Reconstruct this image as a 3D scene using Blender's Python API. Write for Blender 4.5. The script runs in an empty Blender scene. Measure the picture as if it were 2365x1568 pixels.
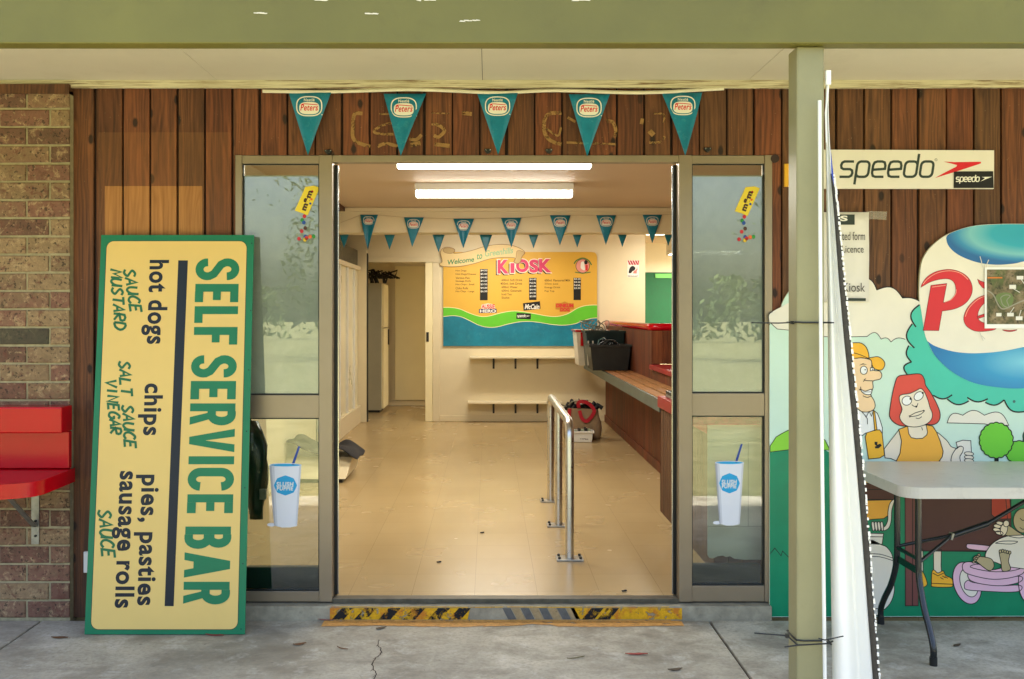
import bpy, math, random
from mathutils import Vector, Matrix, noise as mnoise
from mathutils.geometry import tessellate_polygon
random.seed(7)
R = math.radians
sc = bpy.context.scene
COL = sc.collection

# ------------------------------------------------------------------ camera, sky, sun, exposure
F, CY, CZ, VX, VY = 2177.0, -4.5, 1.45, 1129.0, 723.0     # focal length and view point of a 2365 px wide print
cam_d = bpy.data.cameras.new('camera'); cam = bpy.data.objects.new('camera', cam_d); COL.objects.link(cam)
cam.location = (0, CY, CZ); cam.rotation_euler = (R(90), 0, 0)
cam_d.sensor_width = 36; cam_d.lens = 36 * F / 2365
cam_d.shift_x = (1182.5 - VX) / 2365; cam_d.shift_y = -(784 - VY) / 2365
cam_d.clip_start = 0.05; cam_d.clip_end = 1000
sc.camera = cam

SUN_EL, SUN_AZ = 66, 25       # sun stands behind the building, the front is in open shade
w = bpy.data.worlds.new('World'); sc.world = w; w.use_nodes = True
nt = w.node_tree; bg = nt.nodes['Background']
sky = nt.nodes.new('ShaderNodeTexSky'); sky.sky_type = 'NISHITA'; sky.sun_disc = False
sky.sun_elevation = R(SUN_EL); sky.sun_rotation = R(SUN_AZ)
sky.air_density = 1.0; sky.dust_density = 6.0; sky.ozone_density = 0.6
nt.links.new(sky.outputs[0], bg.inputs[0]); bg.inputs[1].default_value = 0.15
sun_d = bpy.data.lights.new('sun', 'SUN'); sun_d.energy = 5.0; sun_d.angle = R(0.5); sun_d.color = (1, .96, .9)
sun = bpy.data.objects.new('sun', sun_d); COL.objects.link(sun)
el, az = R(SUN_EL), R(SUN_AZ)
dirv = Vector((math.sin(az) * math.cos(el), math.cos(az) * math.cos(el), math.sin(el)))
sun.rotation_euler = (-dirv).to_track_quat('-Z', 'Y').to_euler(); sun.location = dirv * 30
sc.view_settings.view_transform = 'Standard'; sc.view_settings.look = 'None'
sc.view_settings.exposure = 2.32; sc.view_settings.gamma = 1.0
LAMP, TUBE = 5.5, 9.6      # glow of a lamp diffuser, and of the tube behind it
sc.cycles.sample_clamp_indirect = 4; sc.cycles.caustics_reflective = False; sc.cycles.caustics_refractive = False; sc.cycles.blur_glossy = .5; sc.cycles.use_denoising = True; sc.cycles.denoising_input_passes = 'RGB_ALBEDO_NORMAL'; sc.cycles.denoising_prefilter = 'ACCURATE'; sc.cycles.use_adaptive_sampling = False

# ------------------------------------------------------------------ helpers: points, curves
def P(vx, vy, y):
    d = y - CY
    return Vector(((vx - VX) * d / F, y, CZ - (vy - VY) * d / F))
def V(px, py): return (px / 1.73192, py / 1.73192)
def vw(pts, y): return [(P(a, b, y).x, P(a, b, y).z) for a, b in pts]
def cr(pts, closed=True, n=5):
    out = []; N = len(pts)
    rng = N if closed else N - 1
    for i in range(rng):
        g = (lambda j: pts[j % N]) if closed else (lambda j: pts[max(0, min(N - 1, j))])
        p0, p1, p2, p3 = g(i - 1), g(i), g(i + 1), g(i + 2)
        for t in range(n):
            u = t / n; u2 = u * u; u3 = u2 * u
            out.append(tuple(.5 * (2 * p1[k] + (p2[k] - p0[k]) * u + (2 * p0[k] - 5 * p1[k] + 4 * p2[k] - p3[k]) * u2 + (3 * p1[k] - p0[k] - 3 * p2[k] + p3[k]) * u3) for k in range(len(p1))))
    if not closed: out.append(tuple(pts[-1]))
    return out
def ell(cx, cy, rx, ry, n=28, rot=0):
    c, s = math.cos(rot), math.sin(rot)
    return [(cx + rx * math.cos(a) * c - ry * math.sin(a) * s, cy + rx * math.cos(a) * s + ry * math.sin(a) * c) for a in [2 * math.pi * i / n for i in range(n)]]
def sup(cx, cy, rx, ry, e=.55, n=40):
    o = []
    for i in range(n):
        a = 2 * math.pi * i / n; c, s = math.cos(a), math.sin(a)
        o.append((cx + rx * math.copysign(abs(c) ** e, c), cy + ry * math.copysign(abs(s) ** e, s)))
    return o
def rrect(x0, x1, y0, y1, r, n=6):
    o = []
    for cx, cy, a0 in ((x1 - r, y1 - r, 0), (x0 + r, y1 - r, 90), (x0 + r, y0 + r, 180), (x1 - r, y0 + r, 270)):
        for i in range(n + 1):
            a = R(a0 + 90 * i / n); o.append((cx + r * math.cos(a), cy + r * math.sin(a)))
    return o
class FR:
    def __init__(s, o, u, w_):
        s.o = Vector(o); s.u = Vector(u); s.w = Vector(w_); s.n = s.u.cross(s.w).normalized()
    def pt(s, a, b, k=0): return s.o + s.u * a + s.w * b + s.n * k
def WF(y): return FR((0, y, 0), (1, 0, 0), (0, 0, 1))

class MB:
    def __init__(s): s.v = []; s.f = []; s.m = []; s.sm = []; s.mats = []
    def mi(s, m):
        if m not in s.mats: s.mats.append(m)
        return s.mats.index(m)
    def add(s, vs, fs, m, smooth=False):
        o = len(s.v); i = s.mi(m); s.v += [tuple(p) for p in vs]
        for f in fs: s.f.append([o + q for q in f]); s.m.append(i); s.sm.append(smooth)
    def box(s, x0, x1, y0, y1, z0, z1, m):
        s.add([(x, y, z) for x in (x0, x1) for y in (y0, y1) for z in (z0, z1)],
              [(0, 1, 3, 2), (4, 6, 7, 5), (0, 4, 5, 1), (2, 3, 7, 6), (0, 2, 6, 4), (1, 5, 7, 3)], m)
    def obox(s, c, ax, ay, az, m):      # oriented box from centre and three half axes
        c = Vector(c); ax = Vector(ax); ay = Vector(ay); az = Vector(az)
        s.add([c + ax * i + ay * j + az * k for i in (-1, 1) for j in (-1, 1) for k in (-1, 1)],
              [(0, 1, 3, 2), (4, 6, 7, 5), (0, 4, 5, 1), (2, 3, 7, 6), (0, 2, 6, 4), (1, 5, 7, 3)], m)
    def tri(s, pts):
        ts = tessellate_polygon([[Vector((a, b, 0)) for a, b in pts]]); o = []
        for t in ts:
            (ax, ay), (bx, by), (cx, cy) = [pts[q] for q in t]
            A = (bx - ax) * (cy - ay) - (by - ay) * (cx - ax)
            o.append(tuple(t) if A > 0 else (t[0], t[2], t[1]))
        return o
    def flat(s, fr, pts, k, m): s.add([fr.pt(a, b, k) for a, b in pts], s.tri(pts), m)
    def slab(s, fr, pts, k0, k1, m, m2=None):   # polygon with thickness, k1 is the front
        ar = sum(pts[i - 1][0] * pts[i][1] - pts[i][0] * pts[i - 1][1] for i in range(len(pts)))
        if ar < 0: pts = pts[::-1]
        n = len(pts); t = s.tri(pts)
        s.add([fr.pt(a, b, k1) for a, b in pts], t, m)
        s.add([fr.pt(a, b, k0) for a, b in pts], [q[::-1] for q in t], m2 or m)
        s.add([fr.pt(a, b, k0) for a, b in pts] + [fr.pt(a, b, k1) for a, b in pts],
              [(i, (i + 1) % n, n + (i + 1) % n, n + i) for i in range(n)], m2 or m)
    def rib(s, fr, pts, wd, k, m, closed=False):
        n = len(pts)
        if n < 2: return
        L = []; Rr = []
        for i in range(n):
            a = Vector(pts[i - 1] if (closed or i > 0) else pts[i]); b = Vector(pts[i]); c = Vector(pts[(i + 1) % n] if (closed or i < n - 1) else pts[i])
            d1 = (b - a); d2 = (c - b)
            if d1.length < 1e-9: d1 = d2
            if d2.length < 1e-9: d2 = d1
            if d1.length < 1e-9: d1 = d2 = Vector((1, 0))
            d1.normalize(); d2.normalize(); t = d1 + d2
            if t.length < .3: t = d2
            t.normalize(); nn = Vector((-t.y, t.x)); q = max(.55, nn.dot(Vector((-d2.y, d2.x))))
            L.append(b + nn * wd / 2 / q); Rr.append(b - nn * wd / 2 / q)
        vs = [fr.pt(p.x, p.y, k) for p in L] + [fr.pt(p.x, p.y, k) for p in Rr]
        s.add(vs, [(n + i, n + (i + 1) % n, (i + 1) % n, i) for i in range(n if closed else n - 1)], m)
    def shape(s, fr, pts, k, fill, line, lw=.0034):
        s.flat(fr, pts, k, fill)
        if line: s.rib(fr, pts, lw, k + .0003, line, True)
    def tube(s, pts, r, m, n=10, r2=None, caps=True):
        pts = [Vector(p) for p in pts]; N = len(pts); up = None; vs = []
        for i in range(N):
            t = (pts[min(i + 1, N - 1)] - pts[max(i - 1, 0)]).normalized()
            if up is None:
                up = t.orthogonal().normalized()
            up = (up - t * up.dot(t)).normalized(); b = t.cross(up)
            rr = r if r2 is None else r + (r2 - r) * i / (N - 1)
            vs += [pts[i] + (up * math.cos(2 * math.pi * j / n) + b * math.sin(2 * math.pi * j / n)) * rr for j in range(n)]
        fs = [(i * n + j, i * n + (j + 1) % n, (i + 1) * n + (j + 1) % n, (i + 1) * n + j) for i in range(N - 1) for j in range(n)]
        s.add(vs, fs, m, True)
        if caps:
            s.add(vs[:n], [tuple(range(n))[::-1]], m); s.add(vs[-n:], [tuple(range(n))], m)
    def text(s, fr, body, rect, k, m, bold=0, shear=0, rot=False, keep=False, cs=1):
        vs, fs = text_mesh(body, bold, shear, cs)
        if not vs: return
        if rot: vs = [(y, -x) for x, y in vs]
        xs = [p[0] for p in vs]; ys = [p[1] for p in vs]
        x0, x1, y0, y1 = min(xs), max(xs), min(ys), max(ys); a0, a1, b0, b1 = rect
        sx = (a1 - a0) / (x1 - x0); sy = (b1 - b0) / (y1 - y0)
        if keep: sx = sy
        s.add([fr.pt(a0 + (x - x0) * sx, b0 + (y - y0) * sy, k) for x, y in vs], fs, m)
    def build(s, name, parent=None, label=None, bev=0):
        off = parent.matrix_world.translation if parent else Vector()
        if parent: off = Vector(ORG.get(parent.name, (0, 0, 0)))
        me = bpy.data.meshes.new(name); me.from_pydata([tuple(Vector(p) - off) for p in s.v], [], s.f)
        for m in s.mats: me.materials.append(m)
        me.polygons.foreach_set('material_index', s.m); me.polygons.foreach_set('use_smooth', s.sm)
        me.update()
        o = bpy.data.objects.new(name, me); COL.objects.link(o)
        if parent: o.parent = parent
        ORG[o.name] = tuple(off)
        if label: o['label'] = label
        if bev:
            b = o.modifiers.new('edge', 'BEVEL'); b.width = bev; b.segments = 2; b.limit_method = 'ANGLE'; b.angle_limit = R(40)
        return o
ORG = {}
_tc = {}
def text_mesh(body, bold, shear, cs):
    key = (body, bold, shear, cs)
    if key in _tc: return _tc[key]
    cu = bpy.data.curves.new('lettering', 'FONT'); cu.body = body; cu.offset = bold; cu.shear = shear; cu.space_character = cs; cu.resolution_u = 4
    ob = bpy.data.objects.new('lettering', cu); me = bpy.data.meshes.new_from_object(ob)
    vs = [(v.co.x, v.co.y) for v in me.vertices]; fs = []
    for p in me.polygons:
        q = list(p.vertices); (ax, ay), (bx, by), (cx, cy) = [vs[i] for i in q[:3]]
        A = sum(vs[q[i - 1]][0] * vs[q[i]][1] - vs[q[i]][0] * vs[q[i - 1]][1] for i in range(len(q)))
        fs.append(q if A > 0 else q[::-1])
    bpy.data.objects.remove(ob); bpy.data.curves.remove(cu); bpy.data.meshes.remove(me)
    _tc[key] = (vs, fs); return vs, fs
def tag(o, label=None, cat=None, group=None, kind=None):
    if label: o['label'] = label
    if cat: o['category'] = cat
    if group: o['group'] = group
    if kind: o['kind'] = kind
    return o
def thing(name, label, cat, loc=(0, 0, 0), group=None):
    o = bpy.data.objects.new(name, None); COL.objects.link(o); o.location = loc; o.empty_display_size = .1
    ORG[o.name] = tuple(loc); return tag(o, label, cat, group)
def dup(root, loc, label=None):
    r = root.copy(); COL.objects.link(r); r.location = loc
    if label: r['label'] = label
    for ch in list(root.children):
        c = ch.copy(); COL.objects.link(c); c.parent = r
        for g in list(ch.children):
            d = g.copy(); COL.objects.link(d); d.parent = c
    return r

# ------------------------------------------------------------------ materials
def lin(c): c /= 255; return c / 12.92 if c <= .04045 else ((c + .055) / 1.055) ** 2.4
def S(r, g, b, k=1): return (lin(r) * k, lin(g) * k, lin(b) * k)
class NT:
    def __init__(s, name):
        s.m = bpy.data.materials.new(name); s.m.use_nodes = True; s.t = s.m.node_tree; s.n = s.t.nodes
        s.b = s.n['Principled BSDF']; s.out = s.n['Material Output']
        s.tc = s.n.new('ShaderNodeTexCoord').outputs['Object']
    def L(s, a, b): s.t.links.new(a, b)
    def val(s, sock, v):
        if hasattr(v, 'is_linked') or isinstance(v, bpy.types.NodeSocket): s.L(v, sock)
        else: sock.default_value = v
    def map(s, scale, loc=(0, 0, 0), vec=None):
        n = s.n.new('ShaderNodeMapping'); s.L(vec or s.tc, n.inputs[0]); n.inputs['Scale'].default_value = scale; n.inputs['Location'].default_value = loc
        return n.outputs[0]
    def noise(s, scale=5, detail=4, rough=.6, vec=None, dist=0):
        n = s.n.new('ShaderNodeTexNoise'); s.L(vec or s.tc, n.inputs['Vector']); n.inputs['Scale'].default_value = scale
        n.inputs['Detail'].default_value = detail; n.inputs['Roughness'].default_value = rough; n.inputs['Distortion'].default_value = dist
        return n.outputs[0]
    def ramp(s, fac, stops):
        n = s.n.new('ShaderNodeValToRGB'); s.L(fac, n.inputs[0]); e = n.color_ramp.elements
        while len(e) < len(stops): e.new(.5)
        for q, (p, c) in zip(e, stops):
            q.position = p; q.color = (c, c, c, 1) if not isinstance(c, tuple) else (*c[:3], 1)
        return n.outputs[0]
    def math(s, op, a, b=0, c=0, clamp=False):
        n = s.n.new('ShaderNodeMath'); n.operation = op; n.use_clamp = clamp
        for i, q in enumerate((a, b, c)): s.val(n.inputs[i], q)
        return n.outputs[0]
    def mix(s, fac, a, b, mode='MIX'):
        n = s.n.new('ShaderNodeMix'); n.data_type = 'RGBA'; n.blend_type = mode; s.val(n.inputs[0], fac)
        for i, q in ((6, a), (7, b)): s.val(n.inputs[i], (*q[:3], 1) if isinstance(q, tuple) else q)
        return n.outputs[2]
    def xyz(s):
        n = s.n.new('ShaderNodeSeparateXYZ'); s.L(s.tc, n.inputs[0]); return n.outputs
    def comb(s, x, y, z):
        n = s.n.new('ShaderNodeCombineXYZ')
        for i, q in enumerate((x, y, z)): s.val(n.inputs[i], q)
        return n.outputs[0]
    def bump(s, h, strength=.3, dist=.01):
        n = s.n.new('ShaderNodeBump'); s.L(h, n.inputs['Height']); n.inputs['Strength'].default_value = strength; n.inputs['Distance'].default_value = dist
        s.L(n.outputs[0], s.b.inputs['Normal']); return n
    def base(s, c): s.val(s.b.inputs['Base Color'], (*c[:3], 1) if isinstance(c, tuple) else c)
    def set(s, rough=.5, metal=0, spec=.5, coat=0):
        s.val(s.b.inputs['Roughness'], rough); s.b.inputs['Metallic'].default_value = metal
        s.b.inputs['Specular IOR Level'].default_value = spec; s.b.inputs['Coat Weight'].default_value = coat
_mc = {}
def pm(name, col, rough=.5, var=.12, scale=7, bump=.0, metal=0, spec=.4, coat=0, bscale=None, dirt=0, dirtcol=(.1, .08, .05)):
    if name in _mc: return _mc[name]
    t = NT(name); nz = t.noise(scale, 5, .62)
    c = t.mix(t.ramp(nz, [(.3, 0.), (.7, 1.)]), tuple(q * (1 - var) for q in col), tuple(min(.95, q * (1 + var)) for q in col))
    if dirt:
        d = t.ramp(t.noise(scale * 2.3, 6, .7, dist=.4), [(.56, 0.), (.75, 1.)]); c = t.mix(t.math('MULTIPLY', d, dirt), c, dirtcol)
    t.base(c); t.set(t.math('ADD', t.math('MULTIPLY', nz, .2), rough - .1), metal, spec, coat)
    if bump: t.bump(t.noise(bscale or scale * 6, 4, .6), bump, .004)
    _mc[name] = t.m; return t.m
def ink(name, col, rough=.42): return pm(name, col, rough, .05, 3, 0, 0, .35)

def wood(name, c1, c2, cdark, pitch=.1309, x0=0., axis=0, patches=False, weather=False, rough=.62, knots=True):
    t = NT(name); X = t.xyz(); a, b, c_ = X[axis], X[1 - axis], X[2]
    idx = t.math('FLOOR', t.math('DIVIDE', t.math('SUBTRACT', a, x0), pitch))
    wn = t.n.new('ShaderNodeTexWhiteNoise'); wn.noise_dimensions = '1D'; t.L(idx, wn.inputs['W']); rv = wn.outputs[0]
    off = t.math('MULTIPLY', rv, 37.)
    g = t.comb(t.math('MULTIPLY', a, 62.), t.math('ADD', b, off), t.math('ADD', t.math('MULTIPLY', c_, 2.2), off))
    fine = t.noise(1., 5, .65, g, .25)
    lo = t.noise(1., 3, .5, t.comb(t.math('MULTIPLY', a, 9.), off, t.math('MULTIPLY', c_, 1.1)), .3)
    ring = t.math('SINE', t.math('ADD', t.math('MULTIPLY', a, 300.), t.math('MULTIPLY', lo, 60.)))
    gr = t.math('ADD', t.math('MULTIPLY', fine, .75), t.math('MULTIPLY', ring, .055))
    col = t.mix(t.ramp(gr, [(.2, 0.), (.64, 1.)]), c1, c2)
    tone = t.math('ADD', t.math('MULTIPLY', rv, .45), .72)
    wn2 = t.n.new('ShaderNodeTexWhiteNoise'); wn2.noise_dimensions = '1D'; t.L(t.math('ADD', idx, 31.7), wn2.inputs['W'])
    col = t.mix(1., col, t.comb(tone, t.math('ADD', t.math('MULTIPLY', tone, .74), t.math('MULTIPLY', wn2.outputs[0], .28)), t.math('ADD', t.math('MULTIPLY', tone, .7), t.math('MULTIPLY', wn2.outputs[0], .28))), 'MULTIPLY')
    if knots:
        vo = t.n.new('ShaderNodeTexVoronoi'); vo.voronoi_dimensions = '2D'; t.L(t.comb(t.math('ADD', t.math('MULTIPLY', a, 7.64), t.math('MULTIPLY', rv, 5.3)), t.math('ADD', t.math('MULTIPLY', c_, 4.2), off), 0.), vo.inputs['Vector']); vo.inputs['Scale'].default_value = 1
        wob = t.math('ADD', vo.outputs['Distance'], t.math('MULTIPLY', t.math('SUBTRACT', t.noise(30, 2), .5), .06))
        kn = t.ramp(wob, [(.07, 1.), (.12, 0.)])
        sel = t.n.new('ShaderNodeSeparateColor'); t.L(vo.outputs['Color'], sel.inputs[0])
        col = t.mix(t.math('MULTIPLY', kn, t.ramp(sel.outputs[0], [(.5, 0.), (.52, .92)])), col, cdark)
    sp = t.ramp(t.noise(160, 2, .5), [(.735, 0.), (.755, 1.)])
    col = t.mix(t.math('MULTIPLY', sp, .45), col, S(190, 170, 130))
    st = t.ramp(t.noise(1., 4, .6, t.comb(t.math('MULTIPLY', a, 11.), 0., t.math('MULTIPLY', c_, 1.7)), .8), [(.35, 1.), (.55, 0.)])
    col = t.mix(t.math('MULTIPLY', st, .35), col, cdark)
    if patches:       # unfaded rectangles where notices used to hang
        def rect(x0_, x1_, z0_, z1_):
            q = t.math('MULTIPLY', t.math('GREATER_THAN', X[0], x0_), t.math('LESS_THAN', X[0], x1_))
            return t.math('MULTIPLY', q, t.math('MULTIPLY', t.math('GREATER_THAN', X[2], z0_), t.math('LESS_THAN', X[2], z1_)))
        q0 = vw([(243, 546), (468, 430)], 0); m1 = rect(q0[0][0], q0[1][0], 1.1, q0[1][1])
        col = t.mix(t.math('MULTIPLY', m1, .8), col, t.mix(t.ramp(gr, [(.2, 0.), (.62, 1.)]), S(150, 98, 48), S(196, 140, 82)))
        q1 = vw([(228, 600), (532, 306)], 0); m2 = rect(q1[0][0], q1[1][0], 1.4, q1[1][1])
        col = t.mix(t.math('MULTIPLY', m2, .12), col, S(170, 120, 70))
    if weather:
        wv = t.math('MULTIPLY', t.math('SUBTRACT', 1.15, X[2], clamp=True), t.ramp(t.noise(1., 4, .6, t.comb(t.math('MULTIPLY', a, 40.), 0., t.math('MULTIPLY', c_, 2.))), [(.35, 0.), (.6, 1.)]))
        col = t.mix(t.math('MULTIPLY', wv, .7, clamp=True), col, S(60, 50, 42))
    t.base(col); t.set(t.math('ADD', t.math('MULTIPLY', fine, .3), rough - .12), 0, .35)
    t.bump(t.math('ADD', fine, t.math('MULTIPLY', ring, .1)), .35, .003)
    return t.m

def m_brick():
    t = NT('brick'); at = t.n.new('ShaderNodeAttribute'); at.attribute_name = 'tone'
    se = t.n.new('ShaderNodeSeparateColor'); t.L(at.outputs['Color'], se.inputs[0])
    n1 = t.noise(17, 5, .65); n2 = t.noise(60, 5, .7); n3 = t.noise(9, 3, .6)
    c = t.ramp(t.math('ADD', t.math('MULTIPLY', se.outputs[0], .55), t.math('MULTIPLY', n1, .45)), [(.2, S(96, 72, 58)), (.42, S(134, 94, 78)), (.6, S(132, 110, 82)), (.8, S(160, 134, 100))])
    c = t.mix(t.ramp(t.noise(26, 6, .75, dist=.8), [(.53, 0.), (.63, .75)]), c, S(186, 160, 122))
    c = t.mix(t.ramp(t.noise(22, 5, .7, dist=.5), [(.54, 0.), (.64, .75)]), c, S(104, 62, 52))
    c = t.mix(t.ramp(n2, [(.35, .0), (.7, .45)]), c, S(92, 76, 60))
    c = t.mix(t.ramp(t.noise(70, 2, .5), [(.62, 0.), (.67, .75)]), c, S(48, 40, 34))
    dk = t.math('GREATER_THAN', se.outputs[1], .95)
    c = t.mix(t.math('MULTIPLY', dk, .75), c, S(52, 60, 50))
    t.base(c); t.set(.8, 0, .25); t.bump(t.math('ADD', n2, n1), .5, .006); return t.m
M_BRICK = m_brick()
M_MORTAR = pm('mortar', S(160, 150, 118), .9, .2, 40, .4)
cA, cB, cD = S(72, 45, 29), S(142, 94, 60), S(34, 22, 17)
M_CLAD = wood('stained pine boards', cA, cB, cD, x0=P(160, 0, 0).x, patches=True, weather=True)
M_GAP = pm('dark rebate', S(48, 32, 24), .8)
M_OLIVE = pm('olive paint', S(102, 98, 45), .4, .16, 1.3, .15, spec=.4, bscale=26, dirt=.45, dirtcol=S(82, 76, 36))
M_POST = pm('pale olive paint', S(138, 134, 99), .45, .1, 3, .1, bscale=70, dirt=.25, dirtcol=S(110, 112, 76))
M_SOFFIT = pm('cream soffit sheet', S(214, 208, 190), .6, .04, 1.5, .05, dirt=.12, dirtcol=S(150, 140, 110))
def m_trim():
    t = NT('flaking cream trim'); n = t.noise(1., 6, .7, t.map((3.5, 1, 130)), .4); n2 = t.noise(1., 3, .6, t.map((1.1, 1, 6)))
    k = t.math('MULTIPLY', t.ramp(n, [(.46, 0.), (.58, 1.)]), t.ramp(n2, [(.4, 0.), (.56, .9)]))
    t.base(t.mix(k, t.mix(t.ramp(t.noise(4, 3), [(.3, 0.), (.7, 1.)]), S(196, 188, 156), S(214, 206, 178)), S(110, 82, 52))); t.set(.6, 0, .3); t.bump(n, .3, .003); return t.m
M_TRIM = m_trim()
M_ALU = pm('bronze aluminium', S(150, 136, 114), .38, .06, 5, 0, .55, .5)
M_ALUD = pm('dark door track', S(38, 40, 38), .4, .15, 9, 0, .3)
M_ALUB = pm('bright aluminium', S(205, 205, 200), .22, .05, 9, 0, .9)
M_WHITEP = pm('white plastic', S(226, 226, 220), .42, .05, 4)
M_WALL = pm('cream wall paint', S(222, 209, 176), .5, .04, 1.5, .08, bscale=40, dirt=.06, dirtcol=S(150, 130, 90))
M_CEIL = pm('ceiling paint', S(206, 186, 162), .6, .04, 1.2)
M_RED = pm('red gloss paint', S(186, 2, 22), .16, .05, 3, .06, spec=.35, bscale=6)
M_REDD = pm('worn red laminate', S(146, 30, 36), .4, .15, 8)
M_GALV = pm('galvanised steel', S(150, 150, 142), .42, .2, 25, .05, .8)
M_CHROME = pm('brushed stainless tube', S(206, 206, 204), .3, .06, 30, 0, 1.)
M_BLACK = pm('black plastic', S(30, 32, 32), .4, .2, 12)
M_BLACKR = pm('black cloth', S(32, 30, 32), .8, .3, 20, .3)
M_CREAMD = pm('cream door paint', S(242, 230, 186), .45, .03, 2)
M_GREENB = pm('green pinboard', S(20, 86, 50), .7, .08, 20)
M_BLK = ink('black print', S(22, 22, 24)); M_WHT = ink('white print', S(232, 230, 222))

def m_floor():
    t = NT('vinyl floor tiles'); X = t.xyz(); n = t.noise(1.6, 3, .5)
    def line(c, ph):
        f = t.math('FRACT', t.math('DIVIDE', t.math('SUBTRACT', c, ph), .305)); d = t.math('ABSOLUTE', t.math('SUBTRACT', f, .5))
        return t.math('GREATER_THAN', d, .4968)
    ln = t.math('MAXIMUM', line(X[0], -.069), line(X[1], .12))
    c = t.mix(t.ramp(n, [(.3, 0.), (.7, 1.)]), S(176, 152, 108), S(186, 162, 118))
    ch = t.comb(t.math('FLOOR', t.math('DIVIDE', t.math('SUBTRACT', X[0], -.069), .305)), t.math('FLOOR', t.math('DIVIDE', t.math('SUBTRACT', X[1], .12), .305)), 0.)
    wn = t.n.new('ShaderNodeTexWhiteNoise'); t.L(ch, wn.inputs['Vector'])
    c = t.mix(t.math('MULTIPLY', wn.outputs[0], .10), c, S(140, 112, 70))
    c = t.mix(t.math('MULTIPLY', ln, .55), c, S(96, 76, 50))
    t.base(c); t.set(t.math('ADD', t.math('MULTIPLY', t.noise(3, 2), .1), .21), 0, .5); return t.m
M_FLOOR = m_floor()
def m_conc(name, k=1.):
    t = NT(name); n1 = t.noise(1.3, 6, .62, dist=.3); n2 = t.noise(7, 6, .7); n3 = t.noise(60, 3, .6)
    c = t.mix(t.ramp(n1, [(.32, 0.), (.68, 1.)]), S(126, 120, 104, k), S(178, 172, 153, k))
    c = t.mix(t.ramp(t.noise(3.2, 6, .72, t.map((1, 1.5, 1)), .3), [(.44, 0.), (.62, .6)]), c, S(102, 95, 80, k))
    c = t.mix(t.ramp(n2, [(.54, 0.), (.7, .4)]), c, S(204, 202, 190, k))
    c = t.mix(t.ramp(t.noise(26, 5, .7), [(.62, 0.), (.7, .55)]), c, S(82, 74, 62, k))
    c = t.mix(t.ramp(n3, [(.45, 0.), (.75, .5)]), c, S(112, 108, 98, k))
    t.base(c); t.set(.78, 0, .3); t.bump(t.math('ADD', t.math('MULTIPLY', n3, .5), n2), .25, .006); return t.m
M_CONC = m_conc('weathered concrete', 1.3)
M_STEP = pm('step concrete', S(150, 143, 122), .8, .3, 13, .4, bscale=40, dirt=.6, dirtcol=S(98, 92, 78))
def m_paint(name, col, lo, hi, scale=26, stretch=(1, 1, 1), c2=None):
    t = NT(name); n = t.noise(scale, 6, .7, t.map(stretch), .4)
    c = t.mix(t.ramp(t.noise(40, 4, .7), [(.35, 0.), (.65, 1.)]), tuple(q * .72 for q in col), col)
    if c2: c = t.mix(t.ramp(t.noise(14, 4, .7), [(.5, 0.), (.62, .8)]), c, c2)
    t.base(c); t.set(.6, 0, .3)
    tr = t.n.new('ShaderNodeBsdfTransparent'); mx = t.n.new('ShaderNodeMixShader')
    t.L(t.ramp(n, [(lo, 0.), (hi, 1.)]), mx.inputs[0]); t.L(t.b.outputs[0], mx.inputs[1]); t.L(tr.outputs[0], mx.inputs[2]); t.L(mx.outputs[0], t.out.inputs[0])
    return t.m
M_TAPEY = m_paint('worn yellow tape', S(226, 174, 26), .55, .62, 22, c2=S(190, 110, 40))
M_TAPEB = m_paint('worn black stripe', S(30, 30, 30), .48, .58, 24)
M_TAPEG = m_paint('faded grey stripe', S(104, 104, 100), .66, .74, 30)
M_TAPET = m_paint('faded tan stripe', S(172, 150, 110), .62, .70, 30)
M_ORNG = m_paint('worn orange ground paint', S(212, 158, 86), .56, .66, 14, (1, 3, 1))

def m_glass(name='window glass', tint=(.93, .96, .94), k=2.5):
    t = NT(name); fr = t.n.new('ShaderNodeFresnel'); fr.inputs[0].default_value = 1.5
    tr = t.n.new('ShaderNodeBsdfTransparent'); tr.inputs[0].default_value = (*tint, 1)
    gl = t.n.new('ShaderNodeBsdfGlossy'); gl.inputs['Roughness'].default_value = .012
    mx = t.n.new('ShaderNodeMixShader'); t.L(t.math('MULTIPLY', fr.outputs[0], k, clamp=True), mx.inputs[0]); t.L(tr.outputs[0], mx.inputs[1]); t.L(gl.outputs[0], mx.inputs[2]); t.L(mx.outputs[0], t.out.inputs[0])
    t.n.remove(t.b); return t.m
M_GLASS = m_glass(); M_GLASSD = m_glass('doubled lower glass', (.87, .91, .87), 3.0)
def m_film():
    t = NT('milky window film'); n = t.noise(5, 6, .7, dist=.6); n2 = t.noise(1.7, 4, .6)
    di = t.n.new('ShaderNodeBsdfDiffuse'); t.L(t.mix(t.ramp(n, [(.3, 0.), (.7, 1.)]), S(206, 212, 196), S(236, 238, 226)), di.inputs[0])
    tl = t.n.new('ShaderNodeBsdfTranslucent'); tl.inputs[0].default_value = (.75, .78, .7, 1)
    tr = t.n.new('ShaderNodeBsdfTransparent'); tr.inputs[0].default_value = (.85, .88, .84, 1)
    m1 = t.n.new('ShaderNodeMixShader'); m1.inputs[0].default_value = .18; t.L(di.outputs[0], m1.inputs[1]); t.L(tl.outputs[0], m1.inputs[2])
    m2 = t.n.new('ShaderNodeMixShader'); t.L(t.ramp(n2, [(.3, .02), (.7, .14)]), m2.inputs[0]); t.L(m1.outputs[0], m2.inputs[1]); t.L(tr.outputs[0], m2.inputs[2])
    t.L(m2.outputs[0], t.out.inputs[0]); t.n.remove(t.b); return t.m
M_FILM = m_film()
def m_emit(name, col, st):
    t = NT(name); t.base((.8, .8, .78)); t.set(.4)
    t.b.inputs['Emission Color'].default_value = (*col, 1); t.b.inputs['Emission Strength'].default_value = st; t.m.cycles.emission_sampling = 'FRONT'; return t.m
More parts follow.
